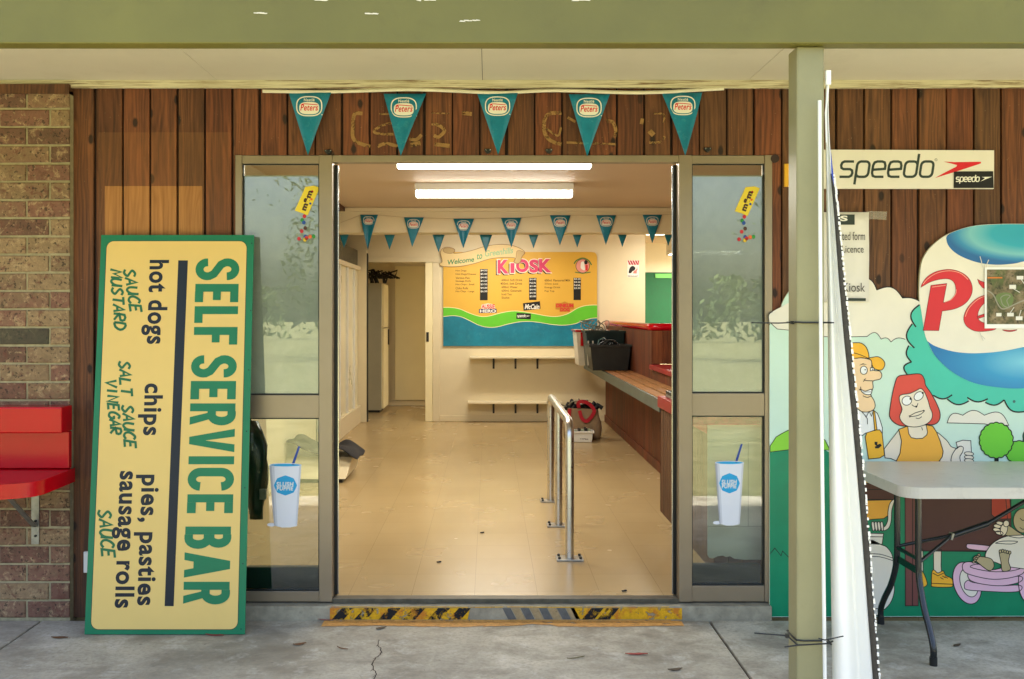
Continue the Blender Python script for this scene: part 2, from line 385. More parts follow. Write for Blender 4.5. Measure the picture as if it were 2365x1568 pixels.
M_LAMP = m_emit('lit lamp diffuser', (1., .935, .81), LAMP)
# ------------------------------------------------------------------ the setting: ground
def ground():
    b = MB(); m = NT('lawn'); n = m.noise(3, 6, .7)
    m.base(m.mix(m.ramp(n, [(.3, 0.), (.7, 1.)]), S(100, 102, 66), S(146, 142, 104))); m.set(.95, 0, .1); m.bump(m.noise(60, 4), .8, .03)
    b.add([(-150, -150, -.03), (150, -150, -.03), (150, 150, -.03), (-150, 150, -.03)], [(0, 1, 2, 3)], m.m)
    tag(b.build('lawn'), kind='structure')
    b = MB(); js = [-8.41, -5.26, -2.11, 1.04, 4.19, 7.34]
    for a, c in zip(js[:-1], js[1:]): b.box(a + .006, c - .006, -2.95, -.055, -.11, 0, M_CONC)
    b.box(-8.4, 7.3, -2.95, -.06, -.12, -.014, M_GAP)
    p = b.build('pavement', bev=.004); tag(p, kind='structure')
    b = MB(); fr = FR((0, 0, 0), (1, 0, 0), (0, 1, 0)); rnd = random.Random(3)
    pts = [];
    for vx, vy in ((876, 1478), (873, 1488), (880, 1500), (877, 1512), (866, 1522), (860, 1532), (863, 1545), (868, 1556), (864, 1568), (866, 1600), (858, 1640)):
        d = 1.45 * F / (vy - VY); pts.append(((vx - VX) * d / F, CY + d))
    pts = [(x + rnd.uniform(-.004, .004), y) for x, y in cr(pts, False, 4)]
    b.rib(fr, pts, .004, .0012, M_GAP)
    for i in range(4, len(pts) - 2, 5): b.rib(fr, [pts[i], (pts[i][0] + rnd.uniform(-.04, .04), pts[i][1] - .03)], .002, .0014, M_GAP)
    b.build('crack', p)
    b = MB()
    q = []
    for i in range(61):
        x = -.775 + (.905 + .775) * i / 60; q.append(x)
    top = [(x, -.063) for x in q]; bot = [(x, -.142 + .008 * math.sin(x * 9) + rnd.uniform(-.004, .004) + (.02 if .15 < x < .3 else 0)) for x in q]
    b.flat(fr, bot + top[::-1], .0022, M_ORNG)
    b.build('orange_marking', p)
ground()

# ------------------------------------------------------------------ the kiosk building
BLD = thing('kiosk_building', 'brick and stained timber kiosk building with an olive verandah beam and open sliding doorway', 'building', (0, 0, 0))
def bricks():
    rnd = random.Random(11); b = MB(); x_end = P(160, 0, -.05).x; tones = []
    b.box(-5, x_end, -.042, .10, -.02, 2.50, M_MORTAR)
    z0 = P(0, 251, -.05).z
    def brick(x0, x1, z, zt):
        x1 = min(x1, x_end)
        if x1 - x0 < .02: return
        j = lambda: rnd.uniform(-.0016, .0016)
        yf = -.05 + rnd.uniform(-.002, .002); n0 = len(b.f)
        vs = [(x0 + j(), yf, z + j()), (x1 + j() if x1 < x_end else x1, yf, z + j()), (x1 if x1 >= x_end else x1 + j(), yf, zt + j()), (x0 + j(), yf, zt + j())]
        c = .004
        fr_ = [(x0 + c, yf, z + c), (x1 - c, yf, z + c), (x1 - c, yf, zt - c), (x0 + c, yf, zt - c)]
        bk = [(q[0], -.044 + .004, q[2]) for q in vs]; md = [(q[0], yf + .003, q[2]) for q in vs]
        b.add(fr_ + md + bk, [(0, 1, 2, 3)] + [(4 + i, 4 + (i + 1) % 4, (i + 1) % 4, i) for i in range(4)] + [(8 + i, 8 + (i + 1) % 4, 4 + (i + 1) % 4, 4 + i) for i in range(4)], M_BRICK)
        t = (rnd.random(), rnd.random(), rnd.random(), 1); tones.append((n0, len(b.f), t))
    for r in range(-1, 29):
        zt = z0 - r * .086 - .0055; zb = zt - .075
        if zb < -.01: zb = -.008
        if zt < .02: continue
        ph = P(114 if r % 2 == 0 else 61, 0, -.05).x
        x = ph - .24 * 12
        while x < x_end: brick(x + .005, x + .235, zb, zt); x += .24
    o = b.build('brick_wall', BLD)
    at = o.data.color_attributes.new('tone', 'FLOAT_COLOR', 'CORNER'); dflt = (.5, .5, .5, 1); cols = [dflt] * len(o.data.polygons)
    for f0, f1, t in tones:
        for i in range(f0, f1): cols[i] = t
    for p in o.data.polygons:
        for li in p.loop_indices: at.data[li].color = cols[p.index]
    b = MB(); b.box(-5, x_end, -.056, .05, 2.485, 2.53, wood('dark timber strip', cA, cB, cD, pitch=9)); b.build('wall_strip', BLD)
bricks()
XL, XR = P(545, 0, 0).x, P(1782, 0, 0).x          # glazed front, outer edges
ZH = P(0, 359, 0).z                               # its head
def cladding():
    b = MB(); x0 = P(160, 0, 0).x; pit = .1309; rnd = random.Random(5); n = 52
    b.box(x0, XL - .002, .012, .05, 0, 2.55, M_GAP); b.box(XL - .002, XR + .002, .012, .05, ZH + .003, 2.55, M_GAP); b.box(XR + .002, x0 + n * pit, .012, .05, 0, 2.55, M_GAP)
    for i in range(n):
        a = x0 + i * pit; c = a + pit - (.0065 if i % 3 else .011) - rnd.uniform(0, .004); yy = rnd.uniform(-.002, .002)
        def board(p, q, z0, z1):
            if q - p < .004: return
            b.box(p, q, -.006 + yy, .013, z0, z1, M_CLAD)
        if c < XL: board(a, c, -.002, 2.548)
        elif a > XR: board(a, c, -.002, 2.548)
        else:
            if a < XL: board(a, XL - .001, -.002, ZH); 
            if c > XR: board(XR + .001, c, -.002, ZH)
            board(a, c, ZH + .001, 2.548)
    o = b.build('timber_cladding', BLD, bev=.0025)
    # ghost traces of glue left by removed letters
    b = MB(); fr = WF(-.0115); m = m_paint('old glue trace', S(156, 118, 70), .50, .62, 30)
    def g4(pts): return vw([V(x / 2.24 + 950, y / 2.24 + 300) for x, y in pts], -.0115)
    def g5(pts): return vw([V(x / 2.24 + 1900, y / 2.24 + 300) for x, y in pts], -.0115)
    k = 0
    for pts, wd in ((g4([(1120, 345), (1050, 350), (1035, 450), (1035, 560), (1090, 610), (1190, 640)]), .013), (g4([(1270, 350), (1360, 350)]), .006),
                    (g4([(1400, 430), (1300, 450), (1225, 500), (1260, 525), (1400, 530)]), .009), (g4([(1255, 640), (1330, 615), (1440, 640)]), .012),
                    (g4([(1540, 570), (1600, 580), (1650, 535)]), .012), (g4([(1550, 630), (1640, 610)]), .016), (g4([(1730, 340), (1900, 345)]), .005),
                    (g4([(1740, 435), (1810, 455), (1855, 500), (1800, 555), (1760, 540)]), .012), (g4([(1760, 620), (1900, 635)]), .014), (g4([(2010, 340), (2100, 350)]), .014),
                    (g5([(775, 340), (660, 350), (620, 420), (625, 520), (680, 590), (775, 620)]), .013), (g5([(830, 380), (900, 420)]), .009), (g5([(820, 605), (960, 610), (1260, 620)]), .008),
                    (g5([(1165, 420), (1230, 420), (1260, 490), (1250, 560)]), .012), (g5([(1500, 390), (1490, 440)]), .012), (g5([(1560, 500), (1600, 540)]), .018),
                    (g5([(1600, 345), (1690, 355), (1690, 430)]), .007), (g5([(1560, 605), (1660, 600), (1700, 550)]), .009), (g5([(640, 480), (740, 545), (770, 470)]), .007)):
        b = MB(); b.rib(fr, cr(pts, False, 5), wd * 1.35, .0002 * k, m); b.build('glue_residue', BLD); k += 1
cladding()
def verandah():
    b = MB(); js = [-5.0, -3.81, -2.55, -1.29, -.03, 1.232, 2.49, 3.75, 5.0]
    for a, c in zip(js[:-1], js[1:]): b.box(a + .0012, c - .0012, -1.40, .04, 2.555, 2.562, M_SOFFIT)
    b.box(-5, 5, -1.40, .04, 2.564, 2.57, M_GAP)
    b.build('soffit', BLD)
    b = MB(); rnd = random.Random(2); n = 60; pts = []
    for i in range(n + 1):
        x = -5 + 10 * i / n; pts.append((x, 2.517 + .0018 * math.sin(x * 3) + rnd.uniform(-.001, .001)))
    b.slab(WF(-.016), [(-5, 2.554)] + pts + [(5, 2.554)], 0, .018, M_TRIM); b.build('soffit_trim', BLD)
    b = MB(); b.box(-5, 5, -1.47, -1.405, 2.317, 2.75, M_OLIVE); o = b.build('verandah_beam', BLD, bev=.004)
    b = MB(); fr = WF(-1.4705); rnd = random.Random(9)
    for vx, vy, wv in ((748, 1, 30), (983, 1, 40), (1345, 1, 36), (855, 32, 50), (1090, 48, 46), (600, 30, 16)):
        b = MB()
        for i in range(5):
            c = P(vx + rnd.uniform(-wv, wv) / 2, vy + rnd.uniform(-1, 1), -1.4705); b.flat(fr, [(c.x + dx * rnd.uniform(.4, 1.3), c.z + dz * rnd.uniform(.4, 1.3)) for dx, dz in ((-.011, -.001), (.009, -.002), (.012, .002), (-.008, .0025))] , .0003 * i + .0002, M_SOFFIT)
        b.build('paint_chip', BLD)
    b = MB(); x0 = 1.0; b.box(x0, x0 + .09, -1.44, -1.35, -.02, 2.3165, M_POST); o = b.build('verandah_post', BLD, bev=.006)
    b = MB(); b.box(-5, 5, -1.40, 9.7, 2.60, 2.74, M_GAP); b.build('roof', BLD)
verandah()
def interior():
    b = MB(); b.box(-2.4, 4.55, .03, 9.6, -.1, .086, M_FLOOR); b.build('interior_floor', BLD)
    b = MB(); b.box(-2.4, 4.55, .06, 9.6, 2.48, 2.54, M_CEIL); b.build('interior_ceiling', BLD)
    b = MB()
    yb = 7.38
    b.box(-1.80, -1.66, .052, 4.6, .086, 2.48, M_WALL)                  # side wall near the door
    b.box(-.705, 1.97, yb, yb + .12, .086, 2.48, M_WALL)               # back wall
    b.box(-2.4, -.705, yb, yb + .12, 2.09, 2.48, M_WALL)
    b.box(-2.4, 3.3, 9.4, 9.55, .086, 2.48, M_WALL); b.box(-2.5, -2.4, 4.6, 9.5, .086, 2.48, M_WALL)
    b.box(3.2, 3.3, .052, 7.45, .086, 2.48, M_WALL); b.box(4.5, 4.6, 7.45, 9.55, .086, 2.48, M_WALL); b.box(3.3, 4.5, 9.4, 9.55, .086, 2.48, M_WALL)
    b.box(-2.4, -1.66, 4.55, 4.6, .086, 2.48, M_WALL)
    b.box(1.40, 3.3, .052, .10, .086, 2.5, M_WALL)                      # inner lining beside the doorway
    b.box(-1.66, -1.24, .052, .10, .086, 2.5, M_WALL)
    b.build('interior_wall', BLD)
    b = MB()
    for q, m in (((-.618, 1.97, yb - .014, yb - .001, .087, .16), M_WALL), ((-1.46, -.72, 9.386, 9.399, .087, .165), M_WALL), ((-.705, -.62, yb - .016, yb - .001, .087, 2.09), M_WALL), ((-.80, -.708, yb - .02, yb + .10, .087, 2.088), M_CREAMD), ((-1.52, -.62, yb - .018, yb - .001, 2.092, 2.15), M_WALL)):
        b = MB(); b.box(*q, m); b.build('wall_trim', BLD, bev=.003)
    b = MB(); b.box(-.785, -.755, yb - .03, yb - .019, 1.09, 1.21, M_BLACK); b.build('door_latch', BLD)
    b = MB(); b.box(-1.66, 3.2, 4.7, 4.95, 2.235, 2.478, M_WALL); b.build('bulkhead', BLD, bev=.004)
    b = MB(); b.box(-1.655, 3.2, 4.676, 4.699, 2.44, 2.478, M_WALL); b.build('cornice', BLD, bev=.006)
    b = MB(); b.box(-1.655, -1.4, 2.8, 4.67, 2.44, 2.479, M_CLAD); b.build('ceiling_batten', BLD)
    # glazed partition along the left
    b = MB(); X = -1.66
    for y in (4.62, 5.2, 5.75, 6.3, 6.85): b.box(X, X + .045, y, y + .05, .30, 1.98, M_WHITEP)
    b.box(X, X + .06, 4.6, 7.28, 1.98, 2.03, M_WALL); b.box(X, X + .06, 4.6, 7.28, .086, .30, M_WALL)
    b.box(X, X + .13, 7.29, 7.378, .087, 2.234, M_WALL); b.box(X + .13, X + .145, 7.30, 7.36, .087, 2.2, M_ALUD)
    o = b.build('glazed_partition', BLD, bev=.003)
    b = MB(); mp = pm('pale blind behind glass', S(226, 218, 184), .3, .12, 2, spec=.6)
    b.box(X + .012, X + .02, 4.65, 7.28, .30, 1.98, mp); b.box(X + .012, X + .02, 4.6, 7.28, 2.03, 2.234, pm('dark glass', S(44, 46, 38), .25, .3, 3, spec=.3)); b.build('pane', o)
interior()
def front():
    """glazed sliding door front: frame members butt against each other"""
    z = lambda v: P(0, v, 0).z
    x = lambda v: P(v, 0, 0).x
    for side in (0, 1):
        if side == 0: j0, j1, p1, m1 = 545, 560, 738, 768
        else: j0, j1, p1, m1 = 1782, 1765, 1597, 1567
        X0, X1, X2, X3 = x(j0), x(j1), x(p1), x(m1)
        mr0, mr1, bt, gl = (912, 965, 1392, 1365) if side == 0 else (908, 960, 1385, 1352)
        zb = .075; s_ = sorted
        b = MB()
        a, c = s_((X0, X1)); b.box(a, c, -.012, .05, zb, ZH, M_ALU)
        a, c = s_((X2, X3)); b.box(a, c, -.014, .05, zb, ZH, M_ALU)
        a, c = s_((X1, X2)); e = .0005
        b.box(a + e, c - e, -.008, .05, z(378), ZH - .001, M_ALU); b.box(a + e, c - e, -.008, .045, z(mr1), z(mr0), M_ALU); b.box(a + e, c - e, -.008, .05, zb, z(gl), M_ALU)
        fo = b.build('sidelight_window', BLD, bev=.002)
        b = MB()
        b.box(a + .001, c - .001, .010, .014, z(mr0) - .002, z(378) + .002, M_GLASS); b.build('upper_pane', fo)
        b = MB(); b.box(a + .001, c - .001, .010, .014, z(gl) - .002, z(mr1) + .002, M_GLASSD); b.build('lower_pane', fo)
        b = MB(); g = .006     # black rubber gasket round each pane
        for z0, z1 in ((z(mr0), z(378)), (z(gl), z(mr1))):
            b.box(a + .001, a + g, .002, .0095, z0 + e, z1 - e, M_ALUD); b.box(c - g, c - .001, .002, .0095, z0 + e, z1 - e, M_ALUD)
            b.box(a + g, c - g, .002, .0095, z0 + e, z0 + g, M_ALUD); b.box(a + g, c - g, .002, .0095, z1 - g, z1 - e, M_ALUD)
        b.build('gasket', fo)
        b = MB(); b.box(a + .004, c - .004, .0155, .0165, z(mr0) + .001, z(404), M_FILM); b.build('window_film', fo)
        b = MB(); b.box(a + .001, c - .001, .06, .10, .09, z(1318 if side == 0 else 1312), pm('dark kick rail', S(44, 56, 58), .35, .2, 5, 0, .2)); b.build('kick_rail', fo, bev=.003)
    b = MB(); a, c = x(768), x(1567)
    b.box(a + .0005, c - .0005, -.010, .05, z(375), ZH - .0005, M_ALU); o = b.build('door_head', BLD, bev=.002)
    # sliding door leaves parked behind the sidelights: only their edges show
    for s_, q in ((1, a), (-1, c)):
        b = MB(); b.box(min(q, q + s_ * .014), max(q, q + s_ * .014), .052, .09, .09, z(377), M_ALUD); b.box(min(q - s_ * .03, q + s_ * .006), max(q - s_ * .03, q + s_ * .006), .092, .12, .09, z(378), M_ALUB)
        b.box(min(q + s_ * .0145, q + s_ * .02), max(q + s_ * .0145, q + s_ * .02), .06, .066, .09, z(377), M_ALUB)
        b.build('sliding_door', BLD, bev=.0015)
    b = MB(); b.box(a, c, -.008, .05, .066, .0885, pm('worn threshold', S(92, 88, 76), .5, .3, 20, .1, .5)); b.build('door_track', BLD, bev=.002)
    # concrete step below the front
    b = MB(); b.box(XL - .06, XR - .012, -.05, .03, -.02, .0655, M_STEP); b.build('door_step', BLD, bev=.006)
    b = MB(); fr = WF(-.0505); zt, zm = .058, .004
    X = lambda v: P(v, 0, -.05).x
    b.flat(fr, [(X(762), zm), (X(1080), zm), (X(1086), zt), (X(762), zt)], .001, M_TAPEY)
    b.flat(fr, [(X(1330), zm + .002), (X(1575), zm), (X(1575), zt), (X(1318), zt)], .001, M_TAPEY)
    for v in (898, 955, 1012, 1060, 842, 790): b.flat(fr, [(X(v - 24), zm), (X(v + 4), zm), (X(v + 28), zt), (X(v), zt)], .0018, M_TAPEB)
    for v in (1360, 1396): b.flat(fr, [(X(v - 16), zm), (X(v + 12), zm), (X(v + 34), zt), (X(v + 6), zt)], .0018, M_TAPEB)
    for i, v in enumerate(range(1160, 1320, 21)): b.flat(fr, [(X(v + 14), zm), (X(v + 33), zm), (X(v + 19), zt), (X(v), zt)], .001, M_TAPET if i % 2 else M_TAPEG)
    b.rib(fr, [(X(765 + i * 30), .0625 + .0008 * math.sin(i)) for i in range(27)], .004, .0012, M_TAPEY)
    b.rib(fr, [(X(770 + i * 30), .0005) for i in range(27)], .006, .0012, M_ORNG)
    b.build('hazard_tape', BLD)
    for v in ((758, 350), (1127, 348), (1268, 348), (1634, 345)):
        b = MB(); c = P(v[0], v[1], -.012)
        b.slab(WF(-.0), cr([(c.x - .017, c.z + .006), (c.x, c.z + .008), (c.x + .017, c.z + .006), (c.x + .012, c.z - .006), (c.x, c.z - .014), (c.x - .012, c.z - .006)]), .006, .02, M_BLACK)
        for s_ in (-1, 1): b.tube([(c.x + s_ * .011, -.019, c.z + .003), (c.x + s_ * .011, -.022, c.z + .003)], .0035, M_ALUB, 8)
        b.build('wall_hook', BLD)
    b = MB(); c = P(1788, 367, 0); b.tube([(c.x, .0, c.z), (c.x, -.016, c.z)], .02, pm('dark knot plug', S(50, 32, 28), .6), 14); b.build('cable_plug', BLD)
front()
# ------------------------------------------------------------------ self service sign board, leaning
def sign_board():
    root = thing('sign_board', 'tall yellow and green painted SELF SERVICE BAR board leaning sideways against the timber wall', 'sign', (-1.46, -.25, 0))
    O = Vector((-1.8203, -.257, .004)); TL = Vector((-1.8315, -.046, 1.819)); Wl = TL - O; H = Wl.length; W_ = Wl / H; U = Vector((1, 0, 0)); wd = .722
    fr = FR(O, U, W_)
    def bu(px, py):
        vx, vy = V(px, py); d = Vector(((vx - VX) / F, 1, -(vy - VY) / F)); c = Vector((0, CY, CZ))
        t = (O - c).dot(fr.n) / d.dot(fr.n); q = c + d * t - O
        w2 = q.dot(W_); return (q - W_ * w2).dot(U), w2
    z2 = lambda x, y: bu(x / 1.742, 900 + y / 1.742)
    z3 = lambda x, y: bu(x / 1.712, 1800 + y / 1.712)
    g = pm('sign green', S(14, 116, 76), .4, .06, 6); yl = pm('sign yellow', S(226, 193, 112), .42, .025, 3, dirt=.06, dirtcol=S(190, 150, 80)); nv = ink('sign navy', S(20, 28, 40)); gh = ink('sign hand green', S(34, 104, 66))
    b = MB(); b.slab(fr, [(0, 0), (wd, 0), (wd, H), (0, H)], -.006, 0, g); b.build('panel', root, bev=.001)
    b = MB(); u0 = bu(429, 1100)[0]; u1, _ = z2(1725, 300); _, w1 = z2(1200, 108); _, w0 = z3(1200, 1225); u0 = (z2(742, 150)[0] + z3(625, 1150)[0]) / 2; u1 = (z2(1726, 150)[0] + z3(1625, 1150)[0]) / 2
    b.flat(fr, rrect(u0, u1, w0, w1, .035), .0006, yl)
    b.rib(fr, rrect(u0, u1, w0, w1, .035), .0022, .0009, nv, True)
    def rect(p0, p1, p2, p3): q = [p0, p1, p2, p3]; return (min(t[0] for t in q), max(t[0] for t in q), min(t[1] for t in q), max(t[1] for t in q))
    def word(body, lo, hi, ys, m=g, bold=.07, k=.0012):
        # lo, hi: (zoom fn, x left, y) for baseline side and cap side
        a0 = lo[0](lo[1], lo[2])[0]; a1 = hi[0](hi[1], hi[2])[0]
        b.text(fr, body, (a0, a1, ys[1], ys[0]), k, m, bold=bold, rot=True, cs=1.1)
    def yv(f, y): return f(1200, y)[1]
    def arc(cx, cy, rx, ry, a0, a1, n=10): return [(cx + rx * math.cos(R(a0 + (a1 - a0) * i / n)), cy + ry * math.sin(R(a0 + (a1 - a0) * i / n))) for i in range(n + 1)]
    t_ = .185; h_ = t_ / 2
    def glyph(ch):
        """width, polygons, strokes of one heavy condensed capital (height 1)"""
        q = lambda x0, x1, y0, y1: [(x0, y0), (x1, y0), (x1, y1), (x0, y1)]
        if ch in 'EFL':
            w_ = {'E': .43, 'F': .41, 'L': .39}[ch]; o = [q(0, t_, 0, 1)]
            if ch != 'L': o += [q(t_, w_, 1 - .19, 1), q(t_, w_ - .05, .415, .595)]
            if ch != 'F': o += [q(t_, w_, 0, .19)]
            return w_, o, []
        if ch == 'I': return t_, [q(0, t_, 0, 1)], []
        if ch == 'V': return .54, [[(0, 1), (.185, 0), (.355, 0), (.54, 1), (.36, 1), (.27, .36), (.18, 1)]], []
        if ch == 'A': return .58, [[(0, 0), (.175, 0), (.215, .2), (.365, .2), (.405, 0), (.58, 0), (.385, 1), (.195, 1)]], []
        if ch == 'S': return .5, [], [arc(.25, .735, .165, .18, -5, 180, 12) + [(.09, .68), (.14, .58), (.25, .50), (.36, .42), (.41, .32)] + arc(.25, .265, .165, .18, 0, -185, 12)]
        if ch == 'C': return .5, [], [arc(.25, .73, .165, .185, 0, 180, 12) + arc(.25, .27, .165, .185, 180, 360, 12)]
        if ch == 'R': return .5, [q(0, t_, 0, 1), [(.2, .47), (.36, .47), (.5, 0), (.32, 0)]], [[(t_, .92)] + arc(.27, .70, .145, .22, 90, -90, 12) + [(t_, .48)]]
        if ch == 'B': return .5, [q(0, t_, 0, 1)], [[(t_, .92)] + arc(.26, .735, .13, .185, 90, -90, 10) + [(t_, .55)], [(t_, .50)] + arc(.27, .29, .145, .21, 90, -90, 10) + [(t_, .08)]]
    def capword(body, lo, hi, ys):
        a0 = lo[0](lo[1], lo[2])[0]; a1 = hi[0](hi[1], hi[2])[0]; gap = .095
        tot = sum(glyph(c)[0] for c in body) + gap * (len(body) - 1); sc_ = (ys[0] - ys[1]) / tot; x = 0; hh = a1 - a0
        for ch in body:
            w_, po, st = glyph(ch); k = .0012
            T_ = lambda px, py: (a0 + py * hh, ys[0] - (x + px) * sc_)
            for p in po: b.flat(fr, [T_(*v) for v in p], k, g); k += .0006
            for p in st: b.rib(fr, [T_(*v) for v in p], t_ * hh, k, g); k += .0006
            x += w_ + gap
    capword('SELF', (z2, 1360, 480), (z2, 1662, 480), (yv(z2, 232), yv(z2, 830)))
    capword('SERVICE', (z2, 1324, 1320), (z2, 1640, 1320), (yv(z2, 908), yv(z3, 428)))
    capword('BAR', (z3, 1262, 800), (z3, 1576, 800), (yv(z3, 520), yv(z3, 1048)))
    q0, q1, q2, q3 = z2(1243, 243), z2(1310, 243), z3(1190, 1065), z3(1128, 1065); b.flat(fr, [q3, q2, q1, q0], .0012, nv)
    word('hot dogs', (z2, 985, 720), (z2, 1178, 270), (yv(z2, 240), yv(z2, 826)), nv, .03)
    word('chips', (z2, 962, 1335), (z2, 1136, 1200), (yv(z2, 1100), yv(z2, 1462)), nv, .03)
    word('pies, pasties', (z3, 918, 560), (z3, 1088, 262), (yv(z3, 165), yv(z3, 1060)), nv, .03)
    word('sausage rolls', (z3, 764, 600), (z3, 922, 965), (yv(z3, 140), yv(z3, 1078)), nv, .03)
    # brush lettering
    G = {'S': [[(.9, .85), (.5, 1), (.15, .78), (.5, .5), (.85, .25), (.5, 0), (.05, .15)]], 'A': [[(0, 0), (.5, 1), (.85, 0)], [(.15, .38), (.75, .38)]],
         'U': [[(.05, 1), (.05, .3), (.4, 0), (.8, .3), (.85, 1)], [(.85, 1), (.9, 0)]], 'C': [[(.9, .85), (.5, 1), (.1, .6), (.15, .2), (.55, 0), (.95, .15)]],
         'E': [[(.85, 1), (.1, 1), (.05, 0), (.85, 0)], [(.08, .52), (.7, .52)]], 'M': [[(0, 0), (.15, 1), (.5, .3), (.85, 1), (1, 0)]], 'T': [[(0, 1), (1, 1)], [(.5, 1), (.5, 0)]],
         'R': [[(.05, 0), (.05, 1), (.7, .95), (.75, .6), (.05, .5), (.85, 0)]], 'D': [[(.05, 0), (.05, 1), (.6, .9), (.9, .5), (.6, .08), (.05, 0)]],
         'L': [[(.1, 1), (.05, 0), (.85, 0)]], 'V': [[(0, 1), (.45, 0), (.95, 1)]], 'I': [[(.4, 1), (.4, 0)]], 'N': [[(.05, 0), (.05, 1), (.8, 0), (.85, 1)]], 'G': [[(.9, .85), (.5, 1), (.1, .6), (.15, .15), (.6, 0), (.9, .2), (.9, .45), (.55, .45)]]}
    def hand(body, st, en, hgt, k):
        """st, en: baseline start and end in board coordinates (writing runs downwards)"""
        st = Vector(st); en = Vector(en); ad = (en - st) / len(body); up = Vector((-ad.y, ad.x)).normalized() * hgt
        for i, ch in enumerate(body):
            for pl in G.get(ch, []):
                pl2 = cr(pl, False, 4) if ch in 'SUCG' else (pl if ch not in 'RD' else cr(pl, False, 2))
                b.rib(fr, [tuple(st + ad * (i + x * .9 + y * .3 - .1) + up * y) for x, y in pl2], .0112, k, gh)
                k += .00006
    hand('SAUCE', z2(862, 312), z2(915, 622), .050, .0013); hand('MUSTARD', z2(770, 315), z2(802, 742), .050, .0014)
    hand('SALT SAUCE', z2(828, 950), z2(873, 1565), .050, .0013); hand('VINEGAR', z2(740, 1082), z2(772, 1470), .048, .0014)
    hand('SAUCE', z3(672, 412), z3(704, 750), .056, .0013)
    for f, x, y in ((z2, 1754, 121), (z2, 1748, 590), (z2, 1733, 1003), (z2, 1719, 1430), (z3, 1677, 252), (z3, 1664, 771), (z3, 1651, 1219)):
        q = f(x, y); b.flat(fr, ell(q[0], q[1], .003, .003, 10), .0004, nv)
    b.build('painted_face', root)
sign_board()

# ------------------------------------------------------------------ red wall shelf at the left
def red_shelf():
    root = thing('wall_shelf', 'glossy red moulded shelf with box ledge and rounded tray bolted to the brick wall', 'shelf', (-2.35, -.05, .70))
    xr = -1.965
    b = MB(); b.box(-2.9, xr, -.165, -.051, .897, 1.017, M_RED); b.build('upper_ledge', root, bev=.006)
    b = MB(); b.box(-2.9, xr - .002, -.085, -.051, .722, .895, M_RED); b.build('back_panel', root, bev=.004)
    b = MB(); fr = FR((0, 0, 0), (1, 0, 0), (0, 1, 0))
    out = [(-2.9, -.051), (-2.9, -.50), (-2.25, -.50)] + cr([(-2.2, -.50), (-2.08, -.485), (-1.99, -.44), (-1.955, -.38), (-1.95, -.30)], False, 6) + [(-1.953, -.051)]
    b.slab(fr, out, .655, .719, M_RED); b.build('tray', root, bev=.007)
    b = MB(); x = P(80, 0, -.06).x
    b.box(x - .018, x + .018, -.056, -.051, .36, .653, M_GALV); b.box(x - .0175, x + .0175, -.38, -.058, .648, .6535, M_GALV)
    b.obox((x, -.19, .545), (.012, 0, 0), Vector((0, -.13, .10)), (0, .002, .0026), M_GALV)
    for zz in (.40, .47): b.tube([(x + .003, -.055, zz), (x + .003, -.062, zz)], .006, M_ALUD, 8)
    b.build('bracket', root)
red_shelf()
def outlet():
    b = MB(); c = P(201, 1297, -.01); b.box(c.x - .012, c.x + .02, -.022, -.0075, c.z - .05, c.z + .05, M_WHITEP)
    tag(b.build('wall_socket', bev=.002), 'small white plastic box low on the timber wall behind the leaning board', 'wall socket')
outlet()

# ------------------------------------------------------------------ pennant buntings
FLB = pm('teal pennant vinyl', S(12, 120, 150), .35, .16, 16, dirt=.35, dirtcol=S(96, 178, 188))
INKR = ink('logo red', S(206, 36, 48)); LW = ink('logo white', S(228, 226, 214))
def flag(name, parent, x0, x1, zt, xt, zt2, y, plain=False, curl=0.0):
    b = MB(); n = 8; vs = []; H = zt - zt2
    for i in range(n + 1):
        t = i / n; a = x0 + (xt - x0) * t; c = x1 + (xt - x1) * t; z = zt - H * t
        m = curl * math.sin(t * 3.0)
        for j in range(5):
            s_ = j / 4; x = a + (c - a) * s_; yy = y - .004 - .012 * math.sin(t * 2.2) * .6 + m * (s_ - .5) ** 2 * 4
            vs.append((x, yy, z))
    fs = [(i * 5 + j, (i + 1) * 5 + j, (i + 1) * 5 + j + 1, i * 5 + j + 1) for i in range(n) for j in range(4)]
    b.add(vs, fs, FLB, True); o = b.build(name, parent)
    sd = o.modifiers.new('thin', 'SOLIDIFY'); sd.thickness = .0008; sd.offset = -1
    # printed badge follows the flag just in front of it
    if not plain:
        w_ = x1 - x0; cx = (x0 + x1) / 2 + (xt - (x0 + x1) / 2) * .2; cz = zt - w_ * .33
        t0 = (zt - cz) / H; yy = y - .004 - .0072 * math.sin(min(1, t0 + .18) * 2.2) - max(0, -curl) * .25 - .0012; fr = WF(yy); b = MB()
        b.rib(fr, sup(cx, cz, w_ * .295, w_ * .225, .72), w_ * .026, 0, LW, True)
        b.flat(fr, sup(cx, cz - w_ * .045, w_ * .235, w_ * .145, .68), .0003, LW)
        b.text(fr, 'Nestlé', (cx - w_ * .125, cx + w_ * .125, cz + w_ * .115, cz + w_ * .185), .0004, LW, .02, cs=1.1)
        b.text(fr, 'Peters', (cx - w_ * .21, cx + w_ * .21, cz - w_ * .105, cz + w_ * .045), .0008, INKR, .018, .25, cs=1.05)
        b.rib(fr, cr([(cx - w_ * .19, cz + w_ * .02), (cx - w_ * .12, cz + w_ * .055), (cx + w_ * .2, cz + w_ * .03)], False, 4), w_ * .018, .0009, INKR)
        b.flat(fr, ell(cx + w_ * .30, cz - w_ * .2, w_ * .012, w_ * .012, 10), 0, LW)
        b.build('badge', o)
    return o
